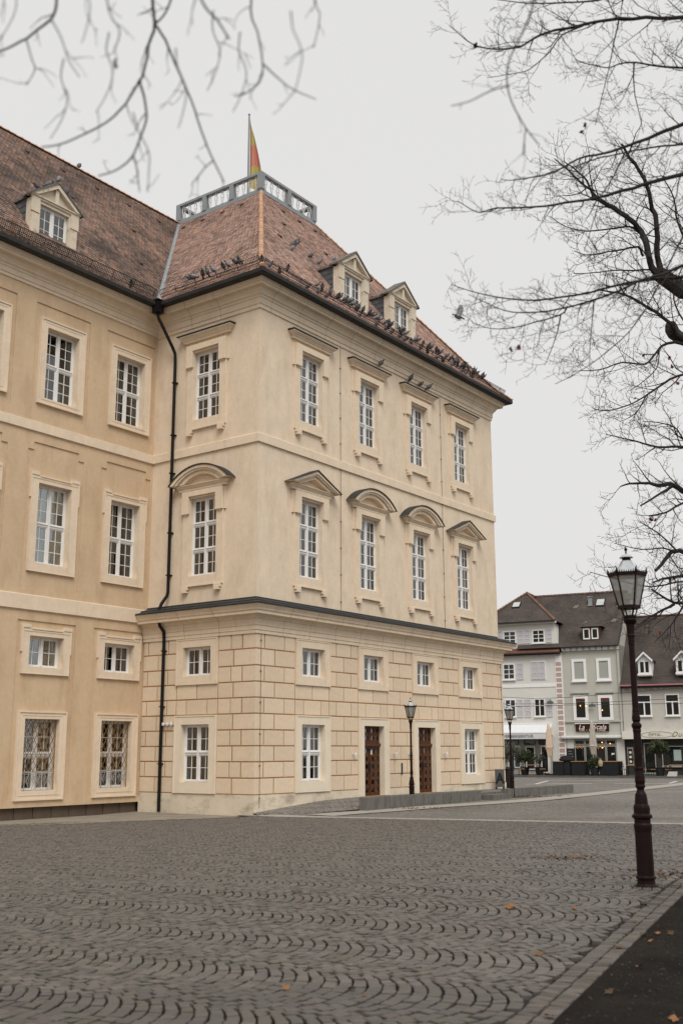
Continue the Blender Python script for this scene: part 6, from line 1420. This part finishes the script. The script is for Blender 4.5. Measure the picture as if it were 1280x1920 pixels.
leaves_on(tB, OB, [(1248, 672), (1258, 690), (1270, 715), (1225, 973), (1218, 977), (1210, 1190), (1236, 1188)], 21.8, 3, LM2, 7); leaves_on(tB, OB, [(1190, 745), (1140, 620), (1205, 660), (1085, 590), (1150, 520), (1215, 345), (1150, 330), (1255, 590)], 21.8, 1, LM2, 6)
# ---- tree behind the camera: its hanging twigs cross the top of the view, out of focus
TD = (-3.4, -1.6); OD = (TD[0], TD[1], .1); tD = thing('bare_tree', 'out of focus bare twigs hanging into the top of the view from a tree overhead', 'tree', OD)
mbD = MB()
limbsD = [([(285, -70), (285, 0), (290, 45), (280, 85), (268, 140), (262, 150), (235, 195), (200, 230), (150, 255), (110, 272), (78, 275)], 8, 3, 3.9), ([(262, 150), (270, 180), (275, 220), (262, 262), (247, 295), (220, 318), (185, 330)], 6, 3, 3.9),
 ([(290, 45), (310, 75), (325, 110), (345, 155), (365, 205), (385, 265), (400, 300), (420, 342)], 6, 3, 3.9), ([(112, -70), (105, 10), (95, 35), (60, 65), (40, 78), (0, 97), (-60, 120)], 7, 4, 3.6), ([(340, -70), (315, 15), (292, 45)], 5, 4, 3.9),
 ([(480, -70), (470, 20), (483, 60), (493, 120), (485, 155), (460, 175), (440, 181)], 5, 2.5, 3.6), ([(493, 120), (520, 145), (545, 165), (592, 186)], 4, 2, 3.6), ([(365, -60), (380, 5), (405, 35), (430, 72)], 6, 4, 3.2), ([(190, -70), (205, 20), (225, 60), (213, 95)], 4, 2.5, 3.2),
 ([(585, -50), (592, 10), (600, 30), (588, 90)], 3.5, 2, 3.4), ([(50, 75), (60, 110), (66, 130), (50, 160)], 3.5, 2, 3.6), ([(250, 290), (258, 320), (262, 360)], 4, 2, 3.9), ([(400, 300), (380, 320), (360, 345)], 3, 2, 3.9), ([(95, 35), (115, 70), (130, 115), (150, 145)], 3.5, 2, 3.3),
 ([(1010, -70), (1003, -10), (985, 50), (955, 110), (950, 160), (965, 205), (985, 240), (1010, 272)], 5, 2.5, 4.2), ([(955, 160), (920, 170), (880, 190), (845, 199)], 4, 2, 4.0), ([(985, 240), (982, 265), (980, 292)], 3, 2, 4.2)]
DK = .72
for k_ in range(9):      # more fine hanging twigs
    u_ = (30, 150, 205, 330, 400, 450, 545, 250, 120)[k_]; v_ = (-70, -70, 60, 90, 20, 60, 20, 210, 110)[k_]; st = rnd.uniform(-.5, .5)
    limbsD.append(([(u_, v_), (u_+20*st, v_+35), (u_+15+30*st, v_+75), (u_+8+45*st, v_+115), (u_-6+70*st, v_+150)], 3.2, 1.8, rnd.uniform(3.0, 3.7)))
limbsD = [(a, b, c, d*DK) for a, b, c, d in limbsD]
hub = [Vector((-3.2, -1.2, 3.9)), Vector((-2.5, .2, 4.3)), Vector((-1.4, 1.8, 4.45)), Vector((-.3, 2.75, 4.45)), Vector((.6, 3.1, 4.5)), Vector((1.2, 3.25, 4.45))]
mbD.tube(smooth_pts(hub, 4), [.085-.0033*i for i in range(21)], 7, cap=False)
hubs = smooth_pts(hub, 6)
for k, (px, w0, w1, dep) in enumerate(limbsD):
    P_, rd = limb(mbD, px, dep, dep+.18, w0, w1, rnd, .012, 5)
    grow(mbD, P_, rd, rnd, 0, 2, (.10, .085), (.13, .06), (30, 60), -.02, .0015, 1, .15)
    if px[0][1] < -40:
        hp = min(hubs, key=lambda h: (h-P_[0]).length); mbD.tube(smooth_pts([hp, hp.lerp(P_[0], .5)+Vector((.05, .03, .08)), P_[0]], 3), [.018, .016, .015, .013, .012, .010, rd[0]], 5, cap=False)
mbD.v = [(x-OD[0], y-OD[1], z-OD[2]) for x, y, z in mbD.v]; put('branches', mbD, TWIG, tD)
put('trunk', MB().tube([(0, 0, -.2), (.02, 0, .4), (0, .03, 2.2), (.1, .2, 3.6), (.2, .4, 4.7), (.25, .3, 7)], [.34, .25, .21, .18, .13, .05], 10), TBARK, tD)
LM3 = leaf_mesh(.028).mesh('leaf', DEADLEAF); leaves_on(tD, OD, [(214, 118)], 2.4, 2, LM3, 5); leaves_on(tD, OD, [(22, 425)], 1.9, 1, MB().add(leaf_mesh(.030).v, leaf_mesh(.030).f).mesh('leaf', mat('orange_leaf', (.33, .12, .02), .8, .3)), 3)

# ================================================================== pigeons
def pigeon_mesh(pose, shade):
    """body with a deep breast, small head on a neck, folded wings and a flat tail; faces +x"""
    mb = MB(); g = shade
    body, dark, head, wing = (.20*g, .20*g, .21*g), (.045*g, .047*g, .052*g), (.075*g, .085*g, .095*g), (.24*g, .245*g, .255*g)
    lean = {'up': .85, 'mid': .6, 'low': .25}[pose]
    ax = Vector((math.cos(lean), 0, math.sin(lean))); nz = Vector((-math.sin(lean), 0, math.cos(lean)))
    rings = [(-.13, .016, .010), (-.10, .045, .034), (-.04, .072, .068), (.03, .078, .080), (.08, .064, .066), (.112, .040, .042), (.13, .032, .034)]
    n = 8; L_ = []
    base = Vector((0, 0, .095))
    for t, ry, rz in rings: c = base+ax*t; L_.append([tuple(c+Vector((0, 1, 0))*ry*math.cos(2*math.pi*k/n)+nz*rz*math.sin(2*math.pi*k/n)) for k in range(n)]+[tuple(c+Vector((0, 1, 0))*ry)])
    for i in range(len(L_)-1): MB.rows(mb, [L_[i], L_[i+1]]); 
    mb.c = [body if i < 4*n else head for i in range(len(mb.f))]
    hc = base+ax*.150+Vector((.012, 0, .018)); s0 = len(mb.f); mb.lathe([(0, -.030), (.022, -.018), (.027, 0), (.021, .018), (0, .028)], 8, tuple(hc)); mb.tube([hc+Vector((.018, 0, -.002)), hc+Vector((.047, 0, -.010))], [.008, .002], 4)
    mb.c[s0:] = [head]*(len(mb.f)-s0); s0 = len(mb.f)
    tb = base-ax*.11; te = base-ax*.195-Vector((0, 0, .01)); w0, w1 = .022, .036
    mb.add([tuple(tb+Vector((0, -w0, .01))), tuple(tb+Vector((0, w0, .01))), tuple(te+Vector((0, w1, 0))), tuple(te+Vector((0, -w1, 0))), tuple(tb+Vector((0, -w0, -.008))), tuple(tb+Vector((0, w0, -.008))), tuple(te+Vector((0, w1, -.006))), tuple(te+Vector((0, -w1, -.006)))], [(0, 1, 2, 3), (4, 7, 6, 5), (0, 3, 7, 4), (1, 5, 6, 2), (3, 2, 6, 7)])
    mb.c[s0:] = [dark]*(len(mb.f)-s0); s0 = len(mb.f)
    for s in (-1, 1):
        c = [base+ax*.09+nz*.02+Vector((0, s*.055, 0)), base+ax*.0+nz*.045+Vector((0, s*.066, 0)), base-ax*.15+nz*.012+Vector((0, s*.022, 0)), base-ax*.03-nz*.022+Vector((0, s*.068, 0))]; mb.add([tuple(p) for p in c], [(0, 1, 2, 3)])
    mb.c[s0:] = [wing, wing]; s0 = len(mb.f)
    for s in (-1, 1): mb.tube([(0.005, s*.022, .06), (.005, s*.022, 0)], .006, 4)
    mb.c[s0:] = [(.25*g, .10*g, .08*g)]*(len(mb.f)-s0)
    return mb.mesh('pigeon', mat('pigeon_feathers', (.1, .1, .1), .8, .25, 30, attr=True), True)
PMS = [pigeon_mesh(p, g) for p, g in (('up', 1.0), ('mid', .8), ('up', .55), ('low', 1.15), ('mid', .45), ('low', .75))]
rp = random.Random(5)
def pigeon(p, heading, label, group, k=None, sc=1.0):
    o = link('pigeon', PMS[rp.randrange(len(PMS)) if k is None else k], None, tuple(p), heading, scale=(sc, sc, sc)); return tag(o, label, 'pigeon', group)
# along the right-hand eaves: sitting on the snow guard and the edge of the tiles
u = -.05; cnt = 0
clus = [(0.1, .9, 3), (2.2, 2.9, 3), (3.1, 12.9, 46), (13.0, 15.8, 16)]
for a, b, n in clus:
    for i in range(n):
        uu = a+(b-a)*(i+.5+rp.uniform(-.35, .35))/n; row = rp.random()
        if row < .62: p = loc(uu, -.60-.09, 19.175)
        else: p = loc(uu, -.52+rp.uniform(0, .25), 0); vloc = -.52; aa = rp.uniform(-.45, -.2); p = loc(uu, aa, 18.665+(aa+.79)*(.575/.64)+.045)
        pigeon(p, T_ANG-math.pi/2+rp.uniform(-1.3, 1.3), 'small grey pigeon in the long row perched along the right-hand eaves', 'pigeons on the right-hand eaves', sc=rp.uniform(.95, 1.15))
for i in range(9):
    vv = (1.0, 1.25, 1.75, 2.05, 2.3, 2.75, 2.95, .42, .62)[i]
    pigeon(loc(-.69, vv, 19.235), T_ANG+math.pi+rp.uniform(-1.3, 1.3), 'grey pigeon perched on the left-hand eaves of the pavilion', 'pigeons on the left-hand eaves', sc=1.15)
pigeon(loc(-.45, -.45, 19.12), T_ANG+math.pi*1.2, 'pale pigeon at the foot of the orange hip tiles on the corner', None, 3, 1.2)
def on_roof(uu, z): a, b = prof_at(z); return loc(uu, a, z+.06)
for uu, z in ((4.3, 22.1), (4.75, 22.55), (5.35, 22.95), (5.7, 23.25), (5.95, 21.9+.6), (6.35, 22.3)): pigeon(on_roof(uu, z), T_ANG-.4+rp.uniform(-.5, .5), 'pigeon sitting on the tile slope above the left-hand dormer of the pavilion', 'pigeons on the tile slope', sc=1.2)
pigeon(loc(5.75, .9, 21.95), T_ANG+.3, 'pigeon on the roof edge of the pavilion dormer nearer the corner', None, 0, 1.2)
pigeon(loc(6.83+.75, -.2, 17.535), T_ANG-.6, 'pigeon on the flat hood over the second upper window from the corner', None, 2, 1.2)
pigeon(loc(10.65-.75, -.2, 17.535), T_ANG-1.6, 'upright pigeon on the left of the flat hood over the third upper window', None, 2, 1.2); pigeon(loc(10.65+.15, -.15, 17.535), T_ANG-.3, 'crouching pigeon in the middle of the flat hood over the third upper window', None, 4, 1.1); pigeon(loc(10.65+.75, -.2, 17.535), T_ANG-1.2, 'pigeon on the right of the flat hood over the third upper window', None, 1, 1.2)
gw = [(-5.35, -.05, 22.0), (-4.95, -.1, 22.36), (-4.55, -.05, 22.12), (-5.75, .0, 21.7)]
for i, (uu, vv, z) in enumerate(gw): pigeon(loc(uu, L+.45+vv, z), T_ANG-.5+i, ('pigeon on the left slope of the wing dormer gable', 'pale pigeon on the very top of the wing dormer gable', 'dark pigeon on the right slope of the wing dormer gable', 'dark pigeon at the lower left of the wing dormer roof')[i], None, (1, 0, 2, 4)[i], 1.25)
pigeon(loc(.35, L+5.85, 27.32), T_ANG+.4, 'lone dark pigeon on the ridge of the wing roof', None, 2, 1.3)
pigeon(loc(-2.0, L-.55, 19.02), T_ANG-2.2, 'pale pigeon by the gutter of the wing near the downpipe hopper', None, 3, 1.25)
# flying pigeon
fpos = at_depth(859, 594, 30); FP = thing('flying_pigeon', 'pigeon in flight with raised wing, right of the pavilion roof', 'pigeon', tuple(fpos), 3.4)
b_ = link('body', PMS[3], FP, (0, 0, -.09)); wgm = MB()
for s in (-1, 1): wgm.add([(.07, s*.04, .02), (-.07, s*.04, .015), (-.12, s*.14, .20), (-.05, s*.18, .32), (.03, s*.17, .30), (.08, s*.12, .18)], [(0, 1, 2, 3, 4, 5)])
put('wings', wgm, mat('wing_feathers', (.45, .45, .46), .8, .2, 20), FP)

# ================================================================== fallen leaves and litter
FLEAF = [mat('leaf_brown', (.16, .075, .03), .8, .3, 20), mat('leaf_orange', (.22, .105, .042), .8, .3, 20), mat('leaf_dark', (.075, .045, .025), .85, .3, 20)]
FM = [leaf_mesh(1.0).mesh('fallen_leaf', m_) for m_ in FLEAF]
def fallen(u, v, sz, k, label, group=None):
    p = on_ground(u, v); o = link('fallen_leaf', FM[k], None, (p.x, p.y, gz(p.y)+.012+sz*.05), rot=(rp.uniform(-.25, .25), rp.uniform(-.25, .25), rp.uniform(0, 6.3)), scale=(sz, sz, sz)); return tag(o, label, 'leaf', group)
fallen(955, 1704, .14, 1, 'large orange maple leaf lying alone on the cobbles')
for u, v in ((570, 1700), (672, 1642), (750, 1626), (785, 1640), (670, 1768), (535, 1856), (660, 1858), (683, 1869), (1002, 1685), (1076, 1704), (1008, 1792), (1043, 1568), (1120, 1570), (1105, 1565), (990, 1570), (905, 1740), (820, 1700), (1160, 1712)):
    fallen(u, v, rp.uniform(.035, .065), rp.choice((0, 1, 1)), 'small rusty leaf scattered on the cobbles', 'scattered leaves on the cobbles')
for u, v in ((1210, 1700), (1190, 1730), (1205, 1753), (1218, 1767), (1160, 1778), (1256, 1752), (1200, 1815), (1140, 1864), (1030, 1909), (1262, 1915), (1232, 1752), (1172, 1755)):
    fallen(u, v, rp.uniform(.045, .075), rp.choice((0, 1, 2)), 'brown leaf lying on the kerb or the dark ground beside it', 'leaves along the kerb and dark ground')
def litter(name, cx_, cy_, rx, ry, n, sz):
    mb = MB(); lm = leaf_mesh(1.0); cols = [(.13, .06, .025), (.085, .05, .028), (.19, .085, .03), (.06, .04, .025)]
    for _ in range(n):
        x, y = cx_+rp.gauss(0, rx), cy_+rp.gauss(0, ry); a = rp.uniform(0, 6.3); s = sz*rp.uniform(.6, 1.3); t = rp.uniform(-.4, .4); c = rp.choice(cols)
        mb.add([(x+s*(px*math.cos(a)-py*math.sin(a)), y+s*(px*math.sin(a)+py*math.cos(a)), gz(y)+.015+s*(pz+px*t)) for px, py, pz in lm.v[:13]], lm.f[:12], 0, c)
    return tag(put(name, mb, mat('leaf_litter', (.1, .06, .03), .85, .3, 20, attr=True)), 'thin drift of brown leaf litter on the paving', 'leaf litter', kind='stuff')
q = on_ground(1235, 1648); litter('leaf_litter', q.x+.5, q.y+.5, .7, .35, 260, .05); q = on_ground(1060, 1609); litter('leaf_litter', q.x, q.y, .35, .25, 120, .045); q = on_ground(970, 1493); litter('leaf_litter', q.x-.1, q.y-.3, 1.0, .25, 220, .08); q = loc(8.9, -1.62); litter('leaf_litter', q.x, q.y, .25, .2, 40, .06); q = on_ground(760, 1516); litter('leaf_litter', q.x, q.y, .9, .25, 90, .07)
# grass tufts at the lamp foot
gt = MB()
for _ in range(420):
    a = rp.uniform(0, 6.28); r = abs(rp.gauss(.25, .16)); x, y = gN.x+.1+r*math.cos(a)*1.3, gN.y+r*math.sin(a)*.8; h = rp.uniform(.015, .05); b = rp.uniform(0, 6.28); z = gz(y)-.01
    gt.add([(x-.004*math.cos(b), y-.004*math.sin(b), z), (x+.004*math.cos(b), y+.004*math.sin(b), z), (x+rp.uniform(-.02, .02), y+rp.uniform(-.02, .02), z+h)], [(0, 1, 2)])
tag(put('grass_tufts', gt, mat('grass', (.045, .055, .02), .9, .3, 10)), 'short weeds growing around the foot of the near lamp post', 'grass', kind='stuff')
